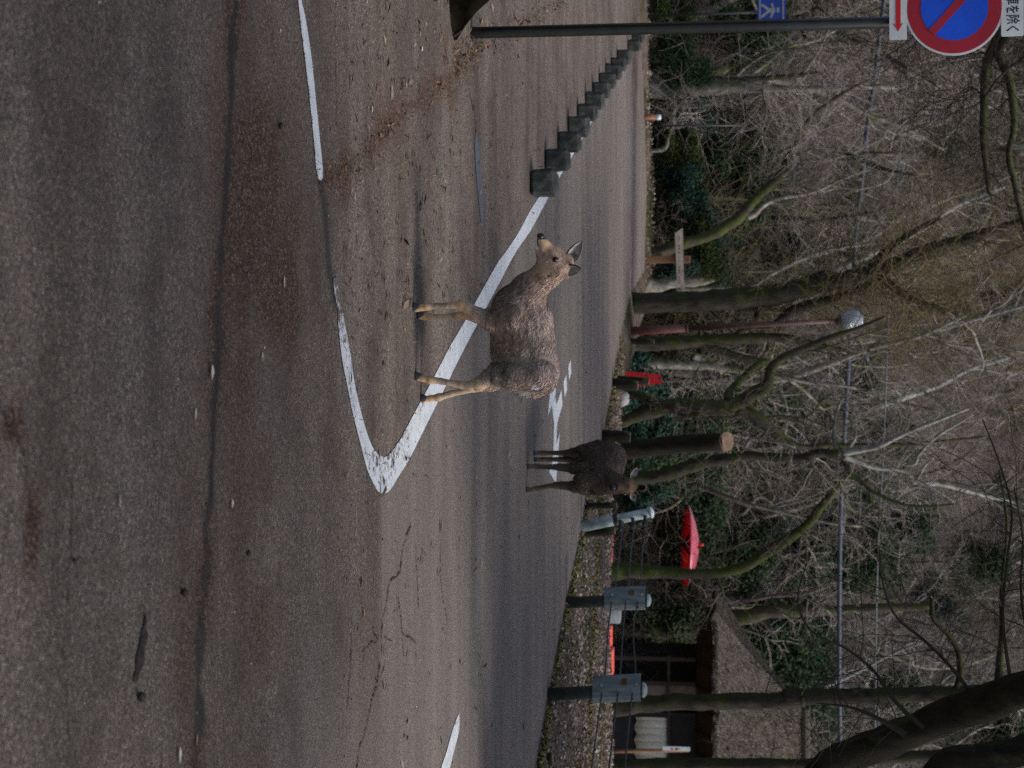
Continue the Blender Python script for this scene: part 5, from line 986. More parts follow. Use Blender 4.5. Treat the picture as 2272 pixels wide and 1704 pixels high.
# roof: gridded hip roof with ragged surface
def hip(n=34, m_=70):
    mb = MB(); yf, yb = YH, YH + 4.4; rng_ = np.random.default_rng(5)
    def quad(a, b_, c_, d_, nu, nv):
        v = []; f = []
        for j in range(nv + 1):
            for i in range(nu + 1):
                s, t = i / nu, j / nv; p = (a * (1 - s) + b_ * s) * (1 - t) + (d_ * (1 - s) + c_ * s) * t; sag = -0.10 * math.sin(math.pi * t); v.append(p + np.array((0, 0, sag)))
        v = np.array(v); nz = vnoise(v[:, 0], v[:, 1], v[:, 2], 5) * .022 + vnoise(v[:, 0], v[:, 1], v[:, 2], 14) * .014; v[:, 2] += nz; v[:, 1] -= nz
        for j in range(nv):
            for i in range(nu): q = j * (nu + 1) + i; f.append((q, q + 1, q + nu + 2, q + nu + 1))
        mb.add(v, f)
    A, B, C_, D_ = np.array((ex0, yf, ez)), np.array((ex1, yf, ez)), np.array((ex1, yb, ez)), np.array((ex0, yb, ez)); r0, r1 = np.array((rx0, YH + 2.2, rz0)), np.array((rx1, YH + 2.2, rz0))
    quad(A, B, r1, r0, 90, 26); quad(D_, A, r0, r0, 40, 26); quad(B, C_, r1, r1, 30, 20); quad(C_, D_, r0, r1, 30, 20)
    t_ = 0.10; lo = [p - np.array((0, 0, t_)) for p in (A, B, C_, D_)]; up_ = [A, B, C_, D_]
    for k in range(4): quad(lo[k], lo[(k + 1) % 4], up_[(k + 1) % 4], up_[k], 40, 2)
    return mb
rf = hip().build('roof', THATCH, ho, True, loc=hb)
rm = MB(); r_ = np.random.default_rng(15)
for k in range(260):
    s = .62 + .2 * r_.random() + r_.normal() * .05; t = np.clip(.1 + .8 * r_.random(), 0, 1); xx = ex0 + (ex1 - ex0) * (0.44 + r_.normal() * .035 + .03 * t); p = np.array((xx, YH + 2.2 * t - .06, ez + (rz0 - ez) * t - .10 * math.sin(math.pi * t) + .02))
    v, f = lathe([(.05, 0), (.04, .02), (.001, .03)], 6); rm.add(v * (0.6 + r_.random()) + p, f)
st = []; sc = []; n_ = 26000; r2 = np.random.default_rng(16); ss, tt = r2.random(n_), r2.random(n_); side = r2.random(n_) < .25
A0, B0, R0, R1, D0 = np.array((ex0, YH, ez)), np.array((ex1, YH, ez)), np.array((rx0, YH + 2.2, rz0)), np.array((rx1, YH + 2.2, rz0)), np.array((ex0, YH + 4.4, ez))
lo_ = np.where(side[:, None], D0 * (1 - ss[:, None]) + A0 * ss[:, None], A0 * (1 - ss[:, None]) + B0 * ss[:, None]); hi_ = np.where(side[:, None], R0[None], R0 * (1 - ss[:, None]) + R1 * ss[:, None])
pp0 = lo_ * (1 - tt[:, None]) + hi_ * tt[:, None] + np.stack([0 * tt, 0 * tt, -.10 * np.sin(np.pi * tt) + .01], 1); dn = (lo_ - hi_); dn /= np.linalg.norm(dn, axis=1)[:, None]; dn = dn + r2.normal(size=(n_, 3)) * .18 + np.where(side[:, None], np.array((-.12, 0, .1)), np.array((0, -.12, .1)))
sl__ = (.08 + .14 * r2.random(n_))[:, None]; bx_ = np.where(side[:, None], np.array((0, .012, 0)), np.array((.012, 0, 0))); X = np.stack([pp0 - bx_, pp0 + bx_, pp0 + dn * sl__], 1).reshape(-1, 3); cb_ = np.array([(.075, .06, .046), (.14, .115, .092), (.24, .20, .165), (.035, .028, .022), (.10, .09, .03)])[r2.integers(0, 5, n_)] * (.45 + .55 * r2.random((n_, 1)))
sm = MB(); sm.v = [X]; sm.f = [tuple(q) for q in (np.arange(n_)[:, None] * 3 + [0, 1, 2]).tolist()]; sm.n = len(X); sm.c = [np.repeat(cb_, 3, 0)]; kind(sm.build('straw', LEAF, rf, loc=hb), 'stuff')
kind(rm.build('roof_moss', THATCH_M, rf, loc=hb), 'stuff')
mb = MB(); mb.tube([(rx0 - .1, YH + 2.2, rz0 + .02), (rx1 + .1, YH + 2.2, rz0 + .02)], .14, 10); mb.build('ridge', THATCH, rf, loc=hb)
# under-eave
iz = hz(1545, YH + 1.0); mb = MB(); ix0 = hx(1452); ix1 = ex1 - 1.2
a = [(ex0 + .06, YH + .06, ez - .105), (ex1 - .06, YH + .06, ez - .105), (ex1 - .06, YH + 4.34, ez - .105), (ex0 + .06, YH + 4.34, ez - .105)]; c_ = [(ix0, YH + 1.0, iz), (ix1, YH + 1.0, iz), (ix1, YH + 3.6, iz), (ix0, YH + 3.6, iz)]
mb.add(a + c_, [(0, 1, 5, 4), (1, 2, 6, 5), (2, 3, 7, 6), (3, 0, 4, 7), (4, 5, 6, 7)]); mb.build('eave_boards', HBROWN, ho, loc=hb)
for k in range(9):
    x_ = ex0 + .3 + k * .62; mb = MB(); mb.tube([(x_, YH + .05, ez - .13), (max(x_, ix0 + .0), YH + 1.0, iz - .04)], .03, 6); mb.build('rafter', HDARK, ho, loc=hb)
wy = YH + 1.05; zt = iz
def wall(u0, u1, w0, w1, mat, nm, dy=0.0, th=.08):
    x0, x1 = hx(u0, wy), hx(u1, wy); z0 = hg if w0 is None else hz(w0, wy); z1 = zt if w1 is None else hz(w1, wy)
    mb = MB(); mb.box(((x0 + x1) / 2, wy + dy, (z0 + z1) / 2), (x1 - x0, th, z1 - z0)); return mb.build(nm, mat, ho, loc=hb)
wall(1455, 2100, None, None, HDARK, 'back_wall', 2.2)
wall(1515, 1540, None, None, PLASTER, 'wall', .02); wall(1585, 2100, 1487, None, HDARK, 'upper_wall', .03); wall(1585, 2100, None, 1408, HDARK, 'lower_wall', .03)
for u_ in (1458, 1512, 1580, 1760, 1980):
    mb = MB(); x_ = hx(u_, wy); mb.box((x_, wy - .05, (hg + zt) / 2), (.12, .12, zt - hg), bev=.01); mb.build('pillar', HBROWN if u_ < 1520 else HDARK, ho, loc=hb)
for w_ in (1484, 1553):
    mb = MB(); mb.box(((hx(1450, wy) + hx(2100, wy)) / 2, wy - .09, hz(w_, wy)), (hx(2100, wy) - hx(1450, wy), .07, .07)); mb.build('rail', HBROWN, ho, loc=hb)
sc_o = MB(); x0, x1 = hx(1588, wy), hx(1760, wy); z0, z1 = hz(1410, wy), hz(1482, wy); n_ = 120; v = []
for i in range(n_ + 1):
    x_ = x0 + (x1 - x0) * i / n_; yy = wy - .06 + .025 * math.sin(i * 0.55) + .012 * math.sin(i * 1.7)
    v += [(x_, yy - .03, z0 + .03 * math.sin(i * .31)), (x_, yy, (z0 + z1) / 2), (x_, wy - .05, z1)]
sc_o.add(v, [(i * 3 + k, i * 3 + 3 + k, i * 3 + 4 + k, i * 3 + 1 + k) for i in range(n_) for k in (0, 1)]); cur = sc_o.build('cream_curtain', CREAM, ho, True, loc=hb); cur.modifiers.new('s', 'SOLIDIFY').thickness = .01
mb = MB(); x_ = hx(1535, wy - .04); 
# labelled poles
for (zxb, zxt, zy, l0, l1, lz, lab, Yp) in ((835, 1700, 865, 1430, 1710, 828, 'thin brown pole with a white paper label before the cream curtain', 37.0), (510, 1200, 1005, 1195, 1540, 980, 'thin brown pole with a lower white label at the house corner', 36.5)):
    p0 = at(*ZQ(zxb, zy), Yp); p1 = at(*ZQ(zxt, zy - 15), Yp); zb = tz(p0[0], Yp); o = thing('labelled_pole', lab, 'pole', (p0[0], Yp, zb)); bb_ = np.array((p0[0], Yp, zb))
    MB().tube([np.array((p0[0], Yp, zb - .1)), p0, p1], .045, 8).build('pole', TIMBER, o, True, loc=bb_)
    a0, a1 = at(*ZQ(l0, lz), Yp), at(*ZQ(l1, lz), Yp); lb_ = MB(); lb_.box(((a0 + a1) / 2 + np.array((0, -.06, 0))), (.10, .02, a1[2] - a0[2])); pl = lb_.build('paper_label', SIGN_WHITE, o, loc=bb_)
    for t, mt in ((.35, ARROW_RED), (.6, simple('label_yellow', [(0.3, (.4, .33, .05)), (.7, (.5, .42, .08))], 5, .6, 0)), (.5, INK)):
        lb_ = MB(); lb_.box(a0 * (1 - t) + a1 * t + np.array((0.01, -.072, 0)), (.045, .003, .06)); lb_.build('print', mt, pl, loc=bb_)
# stone water basin and steps
mb = MB(); p = at(*Z5(520, 735), 36.0); zb = tz(p[0], 36.0); v, f = lathe([(.2, 0), (.24, .15), (.22, .5), (.3, .62), (.3, max(.75, p[2] - zb)), (.24, max(.76, p[2] - zb + .02))], 14); o = MB().add(v, f).build('stone_basin', simple('grey_stone', [(0.3, (.08, .10, .11)), (.7, (.17, .19, .20))], 8, .8), smooth=True); o.location = (p[0], 36.0, zb); tag(o, 'round blue grey stone basin behind a fence post', 'basin')

# parasol
YU = 44.0; pc_ = at(*Z5(905, 340), YU); zb = tz(pc_[0], YU); uo = thing('parasol', 'large red paper parasol standing open over a bench', 'parasol', (pc_[0], YU, zb)); ub = np.array((pc_[0], YU, zb))
PAPER = simple('red_paper', [(0.3, (.80, .06, .14)), (.7, (.88, .10, .20))], 4, .38, .1, .01, spec=1.0)
_pn = PAPER.node_tree; _tr = _pn.nodes.new('ShaderNodeBsdfTranslucent'); _tr.inputs[0].default_value = (.75, .02, .04, 1); _ms = _pn.nodes.new('ShaderNodeMixShader'); _ms.inputs[0].default_value = .4
_pn.links.new(_pn.nodes['Principled BSDF'].outputs[0], _ms.inputs[1]); _pn.links.new(_tr.outputs[0], _ms.inputs[2]); _pn.links.new(_ms.outputs[0], _pn.nodes['Material Output'].inputs[0])
PAPER.node_tree.nodes['Principled BSDF'].inputs['Sheen Weight'].default_value = .6; PAPER.node_tree.nodes['Principled BSDF'].inputs['Coat Weight'].default_value = .5; PAPER.node_tree.nodes['Principled BSDF'].inputs['Coat Roughness'].default_value = .35
Ru = 190 / 2 / ppm(YU) * 1.0; zr = at(*Z5(915, 340), YU)[2] - zb; ztop = at(*Z5(992, 340), YU)[2] - zb; n_ = 40; v = []; f = []
rings = [(0.02, ztop), (Ru * .25, ztop - (ztop - zr) * .16), (Ru * .55, ztop - (ztop - zr) * .42), (Ru * .82, ztop - (ztop - zr) * .72), (Ru, zr), (Ru * 1.0, zr - .16), (Ru * .985, zr - .16)]
rings = [(0.02, ztop), (Ru * .3, ztop - (ztop - zr) * .15), (Ru * .6, ztop - (ztop - zr) * .42), (Ru * .85, ztop - (ztop - zr) * .75), (Ru, zr), (Ru * .99, zr - .03)]
for ri, zi in rings:
    for k in range(n_):
        a = 2 * math.pi * k / n_; kk = 1 + (.012 if k % 2 else -.006); v.append((ri * kk * math.cos(a), ri * kk * math.sin(a), zi))
for i in range(len(rings) - 1):
    for k in range(n_): f.append((i * n_ + k, (i + 1) * n_ + k, (i + 1) * n_ + (k + 1) % n_, i * n_ + (k + 1) % n_))
cn = MB().add(v, f).build('canopy', PAPER, uo, True); cn.modifiers.new('s', 'SOLIDIFY').thickness = .012; cn.rotation_euler = (-.125, .03, 0)
MB().tube([(0, 0, -.1), (0, 0, ztop)], .035, 10).build('pole', HDARK, uo, True)
MB().tube([(0, 0, ztop - .02), (0, 0, ztop + .03), (0, 0, ztop + .09), (0, 0, ztop + .10)], [.06, .05, .04, .02], 10).build('finial', RED, uo, True)
for k in range(20):
    a = 2 * math.pi * k / 20; rb_ = MB(); rb_.tube([(.05 * math.cos(a), .05 * math.sin(a), zr - .12), (Ru * .45 * math.cos(a), Ru * .45 * math.sin(a), ztop - (ztop - zr) * .36)], .012, 4); rb_.build('rib', HDARK, uo)
# benches
BRED = simple('bench_felt', [(0.3, (.50, .012, .035)), (.7, (.62, .02, .05))], 8, .9, .2); BORG = simple('bench_orange_red', [(0.3, (.60, .07, .05)), (.7, (.72, .11, .08))], 8, .8, .2)
def bench(fz, a, b_, Yb, mat, lab):
    p0, p1 = at(*fz(*a), Yb), at(*fz(*b_), Yb); c_ = (p0 + p1) / 2; zb = min(tz(c_[0], Yb), c_[2] - .3); o = thing('bench', lab, 'bench', (c_[0], Yb, zb), group='red benches'); h_ = c_[2] - zb; L_ = abs(p1[0] - p0[0])
    MB().box((0, 0, h_ - .03), (L_, .7, .10), bev=.02).build('seat', mat, o)
    for sx in (-1, 1):
        for sy in (-1, 1): MB().box((sx * (L_ / 2 - .12), sy * .25, (h_ - .08) / 2), (.07, .07, h_ - .08)).build('leg', HDARK, o)
bench(Z5, (470, 215), (468, 445), 40.0, BRED, 'crimson bench below the red parasol'); bench(Z5, (468, 718), (466, 765), 38.0, BORG, 'short orange red bench behind the fence post'); bench(Z5, (462, 825), (470, 945), 38.5, BORG, 'orange red bench beside the stout grey trunk'); bench(Z5, (470, 955), (480, 1108), 38.0, BORG, 'orange red bench before the open side of the tea house')
o = MB(); p = at(*Z6(205, 1135), 25.0); v, f = lathe([(.16, -.3), (.17, 0), (.13, .08), (.06, .13), (.005, .15)], 9); v = v * np.array((.8, .5, .6)) + rng.normal(size=v.shape) * .012; o = o.add(v, f).build('pale_stone', simple('pale_rock', [(0.3, (.22, .22, .2)), (.7, (.38, .38, .36))], 5, .85, .4), smooth=True); o.location = tuple(p); tag(o, 'pale pointed stone on the verge beside the dark stakes', 'stone')

# ------------------------------------------------------------------ overhead cables
RAIL = simple('blue_grey_pipe', [(0.3, (.05, .06, .085)), (.7, (.09, .105, .14))], 4, .6, .1)
RAIL2 = simple('pale_pipe', [(0.3, (.11, .12, .13)), (.7, (.19, .20, .22))], 4, .4, .1)
def span(pts, Yc, r_, mat, lab):
    P = spline([at(w_, u_, Yc) for w_, u_ in pts], 70); o = MB().tube(P, r_, 8).build('overhead_cable', mat, smooth=True); tag(o, lab, 'cable', 'overhead cables'); return P
c1 = span([(1985, -260), (1972, -120), (1961, 0), (1953, 65), (1942, 161), (1924, 282), (1912, 403), (1902, 484), (1894, 600), (1884, 780), (1873, 973), (1865, 1142), (1862, 1336), (1862, 1530), (1866, 1760), (1874, 1960)], 40.0, .058, RAIL, 'thick blue grey overhead cable sagging before the wooded slope')
c2 = span([(2062, -260), (2040, -120), (2010, 200), (1989, 430), (1972, 700), (1960, 1000), (1954, 1108), (1946, 1288), (1942, 1578), (1943, 1760), (1950, 1960)], 40.6, .02, RAIL2, 'thinner pale overhead cable running above the blue grey one')
for k, lab in ((0, 'concrete utility pole holding the cables beyond the sign'), (-1, 'concrete utility pole holding the cables beyond the tea house')):
    x_ = c1[k][0]; zb = tz(x_, 40.3); o = thing('utility_pole', lab, 'utility pole', (x_, 40.3, zb)); MB().tube([(0, 0, -.5), (0, 0, 3), (0, 0, 9.5)], [.17, .155, .12], 14).build('pole', STEEL, o, True)
    for cz in (c1[k][2], c2[k][2]): MB().tube([(0, -.35, cz - zb), (0, .45, cz - zb)], .04, 8).build('cable_arm', POSTD, o)
# dark hut up the slope
p = at(*Z7(450, 690), 45.0); zb = tz(p[0], 45.0); ph = at(*Z7(650, 690), 45.0)[2]; o = thing('hut', 'small dark timber hut in the trees behind the thin pole', 'hut', (p[0], 45.0, p[2])); h_ = ph - p[2]
MB().box((0, 0, h_ * .3 - .4), (1.0, 1.2, h_ * .6 + .8)).build('wall', HDARK, o); v = [(-.75, -.9, h_ * .6), (.75, -.9, h_ * .6), (.75, .9, h_ * .6), (-.75, .9, h_ * .6), (-.6, 0, h_), (.6, 0, h_)]
MB().add(v, [(0, 1, 5, 4), (2, 3, 4, 5), (1, 2, 5), (3, 0, 4), (3, 2, 1, 0)]).build('roof', HDARK, o); MB().box((.12, -.605, h_ * .35), (.3, .03, h_ * .3)).build('window', simple('hut_pane', [(0.3, (.05, .06, .07)), (.7, (.08, .09, .1))], 4, .2, 0), o)

# ================================================================== DEER
def surface_nets(F, org, h):
    ins = F < 0; s = [ins[i:i + ins.shape[0] - 1 or None, j:j + ins.shape[1] - 1 or None, k:k + ins.shape[2] - 1 or None] for i in (0, 1) for j in (0, 1) for k in (0, 1)]
    n = sum(a.astype(np.int8) for a in s); act = (n > 0) & (n < 8); idx = -np.ones(act.shape, int); cells = np.argwhere(act); idx[act] = np.arange(len(cells))
    acc = np.zeros((len(cells), 3)); cnt = np.zeros(len(cells)); cs = [np.array((i, j, k)) for i in (0, 1) for j in (0, 1) for k in (0, 1)]
    for a in range(8):
        for b_ in range(a + 1, 8):
            if np.abs(cs[a] - cs[b_]).sum() != 1: continue
            pa, pb_ = cells + cs[a], cells + cs[b_]; fa, fb = F[tuple(pa.T)], F[tuple(pb_.T)]; c_ = (fa < 0) != (fb < 0); t = np.where(c_, fa / (fa - fb + 1e-12), 0)
            acc += np.where(c_[:, None], cs[a] + (cs[b_] - cs[a]) * t[:, None], 0); cnt += c_
    V = (cells + acc / cnt[:, None]) * h + org; Q = []
    for ax in range(3):
        o1, o2 = [(1, 2), (2, 0), (0, 1)][ax]; sl0 = [slice(None)] * 3; sl1 = [slice(None)] * 3; sl0[ax] = slice(0, -1); sl1[ax] = slice(1, None)
        A, B = ins[tuple(sl0)], ins[tuple(sl1)]; E_ = np.argwhere(A != B); ok = (E_[:, o1] > 0) & (E_[:, o2] > 0) & (E_[:, o1] < act.shape[o1]) & (E_[:, o2] < act.shape[o2]); E_ = E_[ok]; sg = A[tuple(E_.T)]
        d1 = np.zeros(3, int); d1[o1] = 1; d2 = np.zeros(3, int); d2[o2] = 1
        q = np.stack([idx[tuple((E_ - d1 - d2).T)], idx[tuple((E_ - d2).T)], idx[tuple(E_.T)], idx[tuple((E_ - d1).T)]], 1); q[~sg] = q[~sg][:, ::-1]; Q.append(q)
    return V, np.concatenate(Q)
def sdf_body(prims, h, kblend=0.03):
    """prims: list of (a, b, ra, rb, k_lateral) in (s forward, l lateral, z up)"""
    A = np.array([p[0] for p in prims] + [p[1] for p in prims]); r_ = max(max(p[2], p[3]) for p in prims); lo = A.min(0) - r_ * 1.0 - .03; hi = A.max(0) + r_ * 1.0 + .03
    ax = [np.arange(lo[i], hi[i] + h, h) for i in range(3)]; Fd = np.full([len(a) for a in ax], 1.0)
    for a, b_, ra, rb, kl, *bl in prims:
        kb = bl[0] if bl else kblend
        a, b_ = np.array(a, float), np.array(b_, float); rr = max(ra, rb) + .09; mn, mx = np.minimum(a, b_) - rr, np.maximum(a, b_) + rr
        sl_ = tuple(slice(max(0, int((mn[i] - lo[i]) / h)), min(len(ax[i]), int((mx[i] - lo[i]) / h) + 2)) for i in range(3))
        X, L_, Zz = np.meshgrid(ax[0][sl_[0]], ax[1][sl_[1]], ax[2][sl_[2]], indexing='ij'); d = b_ - a; w = np.stack([X - a[0], (L_ - a[1]), Zz - a[2]], -1); sc = np.array((1, kl, 1)); dd = d * sc; ws = w * sc
        t = np.clip((ws @ dd) / (dd @ dd + 1e-12), 0, 1); dist = np.linalg.norm(ws - t[..., None] * dd, axis=-1) - (ra + (rb - ra) * t); dist = dist / (kl ** .5)
        G = Fd[sl_]; hh = np.clip(.5 + .5 * (G - dist) / kb, 0, 1); Fd[sl_] = G * (1 - hh) + dist * hh - kb * hh * (1 - hh)
    return surface_nets(Fd, lo, h)
def chain(nodes, kl=1.0, kb=.012): return [(nodes[i][:3], nodes[i + 1][:3], nodes[i][3], nodes[i + 1][3], kl, kb) for i in range(len(nodes) - 1)]
FUR = attr_mat('deer_fur', .8, .15, 55, .35); HOOF = simple('hoof', [(0.3, (.012, .014, .018)), (.7, (.04, .045, .055))], 30, .45, .2, .002)
m, nt, b = new_mat('deer_eye'); b.inputs['Base Color'].default_value = (.006, .004, .003, 1); b.inputs['Roughness'].default_value = .06; EYE = m
NOSE = simple('nose_leather', [(0.3, (.008, .008, .009)), (.7, (.02, .02, .02))], 90, .35, .4, .001); EARIN = simple('ear_inside', [(0.3, (.10, .085, .075)), (.7, (.50, .47, .44))], 28, .9, .4, .004)
def deer_mesh(name, prims, h, colf, place, label, cat='deer', smooth_it=1):
    V, Q = sdf_body(prims, h); col = colf(V)
    W = place(V); me = bpy.data.meshes.new(name); org = place(np.zeros((1, 3)))[0]; me.from_pydata((W - org).tolist(), [], Q.tolist()); a = me.color_attributes.new('Col', 'FLOAT_COLOR', 'POINT'); a.data.foreach_set('color', np.concatenate([col, np.ones((len(col), 1))], 1).astype(np.float32).ravel())
    o = link(name, me, FUR, None, True); o.location = org; tag(o, label, cat); return o, V, Q
def fur(o, V, Q, n, place, colf, lenf, flowf, width, seed, lift=.35, amp=(.55, .9), tip=1.6):
    r = np.random.default_rng(seed); T = np.concatenate([Q[:, [0, 1, 2]], Q[:, [0, 2, 3]]]); a, b_, c_ = V[T[:, 0]], V[T[:, 1]], V[T[:, 2]]; N = np.cross(b_ - a, c_ - a); ar = np.linalg.norm(N, axis=1); N /= ar[:, None] + 1e-15
    k = r.choice(len(T), n, p=ar / ar.sum()); u_, v_ = r.random(n), r.random(n); sw = u_ + v_ > 1; u_[sw], v_[sw] = 1 - u_[sw], 1 - v_[sw]; P = a[k] + (b_ - a)[k] * u_[:, None] + (c_ - a)[k] * v_[:, None]; N = N[k]
    L_ = lenf(P) * (.6 + .8 * r.random(n)); keep = L_ > .002; P, N, L_ = P[keep], N[keep], L_[keep]; n = len(P)
    Fl = flowf(P) + r.normal(size=(n, 3)) * .2 + .42 * np.stack([vnoise(P[:, 0], P[:, 1], P[:, 2] + j * 3, 14) for j in range(3)], 1); Fl -= N * (Fl * N).sum(1)[:, None]; Fl /= np.linalg.norm(Fl, axis=1)[:, None] + 1e-9; D = Fl + N * lift * (.5 + r.random(n))[:, None]; D /= np.linalg.norm(D, axis=1)[:, None]; B = np.cross(D, N); B /= np.linalg.norm(B, axis=1)[:, None] + 1e-9
    P0 = P - N * .002; w_ = width * (.6 + .8 * r.random(n))[:, None]; mid = P0 + D * L_[:, None] * .55; tip = P0 + (D * .97 - N * .2) * L_[:, None]
    X = np.stack([P0 - B * w_, P0 + B * w_, mid + B * w_ * .7, mid - B * w_ * .7, tip], 1).reshape(-1, 3); C0 = colf(P) * (amp[0] + amp[1] * r.random((n, 1)) + .26 * np.clip(vnoise(P[:, 0] * .5, P[:, 1], P[:, 2] * 1.5, 45), -1.5, 2)[:, None]); C0 = np.clip(C0, .006, .8); C = np.stack([C0 * .8, C0 * .8, C0 * 1.1, C0 * 1.1, C0 * tip], 1).reshape(-1, 3)
    org = place(np.zeros((1, 3)))[0]; i = np.arange(n)[:, None] * 5; F3 = (i + [0, 1, 2, 3]).tolist() + (i + [3, 2, 4]).tolist()
    mb = MB(); mb.v = [place(X) - org]; mb.f = [tuple(q) for q in F3]; mb.n = len(X); mb.c = [np.clip(C, 0, .9)]; kind(mb.build('fur', FUR, o), 'stuff')
def ear(o, place, base, tip, wd, facing, outer_c, seed, inner=True):
    """cupped leaf-shaped ear in local coords"""
    base, tip, fc = [np.array(k, float) for k in (base, tip, facing)]; ax = tip - base; L_ = np.linalg.norm(ax); ax /= L_; fc -= ax * fc.dot(ax); fc /= np.linalg.norm(fc); sd = np.cross(ax, fc); v = []; n, m_ = 12, 9
    for i in range(n + 1):
        t = i / n; w_ = wd * (math.sin(math.pi * min(1, .16 + .84 * t)) ** .75 if t < 1 else 0) * (1 if t > .12 else .75)
        for j in range(m_):
            a = (j / (m_ - 1) - .5) * 2; v.append(base + ax * L_ * t + sd * w_ * a * .5 - fc * w_ * .42 * (1 - a * a) * (1 - .35 * t))
    f = [(i * m_ + j, i * m_ + j + 1, (i + 1) * m_ + j + 1, (i + 1) * m_ + j) for i in range(n) for j in range(m_ - 1)]
    org = place(np.zeros((1, 3)))[0]; mb = MB(); mb.add(place(np.array(v)) - org, f, outer_c); e = mb.build('ear', FUR, o, True); md = e.modifiers.new('s', 'SOLIDIFY'); md.thickness = .006; md.offset = 0
    vi = np.array(v).reshape(n + 1, m_, 3); c_ = vi.mean(1, keepdims=True); vi = c_ + (vi - c_) * .82 + fc * .006; mb = MB(); mb.add(place(vi.reshape(-1, 3)) - org, f); mb.build('ear_lining', EARIN, e, True)
def hoofs(o, place, c, r_, yaw=0.0, tilt=0.0):
    org = place(np.zeros((1, 3)))[0]
    for sd in (-1, 1):
        prof = [(1.0, .0), (1.02, .25), (.88, .7), (.62, 1.05), (.2, 1.15)]; v, f = lathe([(a * r_ * .62, z * r_ * 1.75) for a, z in prof], 12); v[:, 0] *= 1.45; v[:, 0] += np.where(v[:, 0] > 0, (1 - v[:, 2] / (r_ * 2)) * r_ * .5, 0); v[:, 1] += sd * r_ * .5; v = rot(v, yaw)
        mb = MB(); mb.add(place(v + np.array(c)) - org, f); mb.build('hoof', HOOF, o, True)
def eyeball(o, place, c, r_):
    org = place(np.zeros((1, 3)))[0]; v, f = lathe([(math.sin(a) * r_ + 1e-5, -math.cos(a) * r_) for a in np.linspace(0, math.pi, 9)], 14); MB().add(place(v + np.array(c)) - org, f).build('eye', EYE, o, True)

# --- near deer, side on
SCL = 1553.0
def dq(zx, zy, l=0.0, r=0.0): return ((1100 - zy) / SCL, l, (zx - 160) / SCL - 0.0 + l * 0.17, r)
def dqf(zx, zy, l=0.0, r=0.0): return dq(zx, zy, l, r)
g1 = ground(924, 772); yaw1 = math.radians(9)
fwd = np.array((-math.cos(yaw1), -math.sin(yaw1), 0)); nrl = np.array((-math.sin(yaw1) * -1 * -1, -math.cos(yaw1), 0)); nrl = np.array((math.sin(yaw1), -math.cos(yaw1), 0))
def place1(V): return g1 + V[:, [0]] * fwd / math.cos(yaw1) + V[:, [1]] * nrl + V[:, [2]] * np.array((0, 0, 1.0))
pr = [((.14, 0, .565), (-.02, 0, .582), .163, .172, 1.42), ((-.02, 0, .582), (-.11, 0, .615), .172, .150, 1.42), ((-.09, 0, .607), (-.125, 0, .640), .152, .120, 1.3), ((.14, 0, .570), (.205, 0, .555), .160, .135, 1.45),
      ((.20, 0, .58), (.304, .01, .618), .122, .087, 1.3), ((.304, .01, .618), (.386, .02, .715), .087, .071, 1.25), ((.386, .02, .715), (.438, .03, .775), .071, .068, 1.15),
      ((.436, .03, .782), (.475, .045, .752), .072, .060, 1.15, .02), ((.475, .045, .752), (.535, .062, .708), .054, .033, 1.15, .02), ((.535, .062, .708), (.572, .070, .690), .032, .025, 1.1, .015), ((.450, .035, .715), (.535, .06, .684), .050, .023, 1.2, .02), ((.45, .035, .822), (.43, .03, .80), .030, .05, 1.1, .03),
      ((-.185, 0, .70), (-.218, 0, .64), .040, .028, 1.2, .03)]
nf = .055
pr += chain([(.175, .06, .54, .085), (.150, .062, .42, .056), (.183, .062, .345, .038), (.215, .060, .30, .029), (.232, .058, .262, .0255), (.231, .056, .215, .0165), (.228, .055, .12, .0150), (.226, .055, .075, .0195), (.220, .055, .045, .016), (.215, .055, .02, .018)])
pr += chain([(.155, -.05, .50, .08), (.15, -.05, .38, .05), (.165, -.052, .315, .035), (.168, -.052, .285, .026), (.166, -.052, .22, .0165), (.158, -.052, .11, .0150), (.156, -.052, .07, .0195), (.16, -.052, .04, .016), (.162, -.052, .02, .018)])
pr += chain([(-.125, .06, .66, .098), (-.118, .072, .53, .092), (-.120, .075, .465, .070), (-.150, .07, .405, .048), (-.185, .065, .345, .035), (-.196, .062, .30, .028), (-.190, .06, .25, .0190), (-.170, .06, .14, .0160), (-.163, .06, .085, .0205), (-.156, .06, .045, .016), (-.152, .06, .02, .018)])
pr += chain([(-.13, -.05, .64, .095), (-.13, -.07, .52, .088), (-.16, -.07, .45, .06), (-.195, -.07, .41, .040), (-.212, -.07, .385, .033), (-.228, -.07, .30, .020), (-.258, -.07, .17, .0160), (-.278, -.07, .10, .0205), (-.284, -.07, .055, .016), (-.288, -.07, .02, .018)])
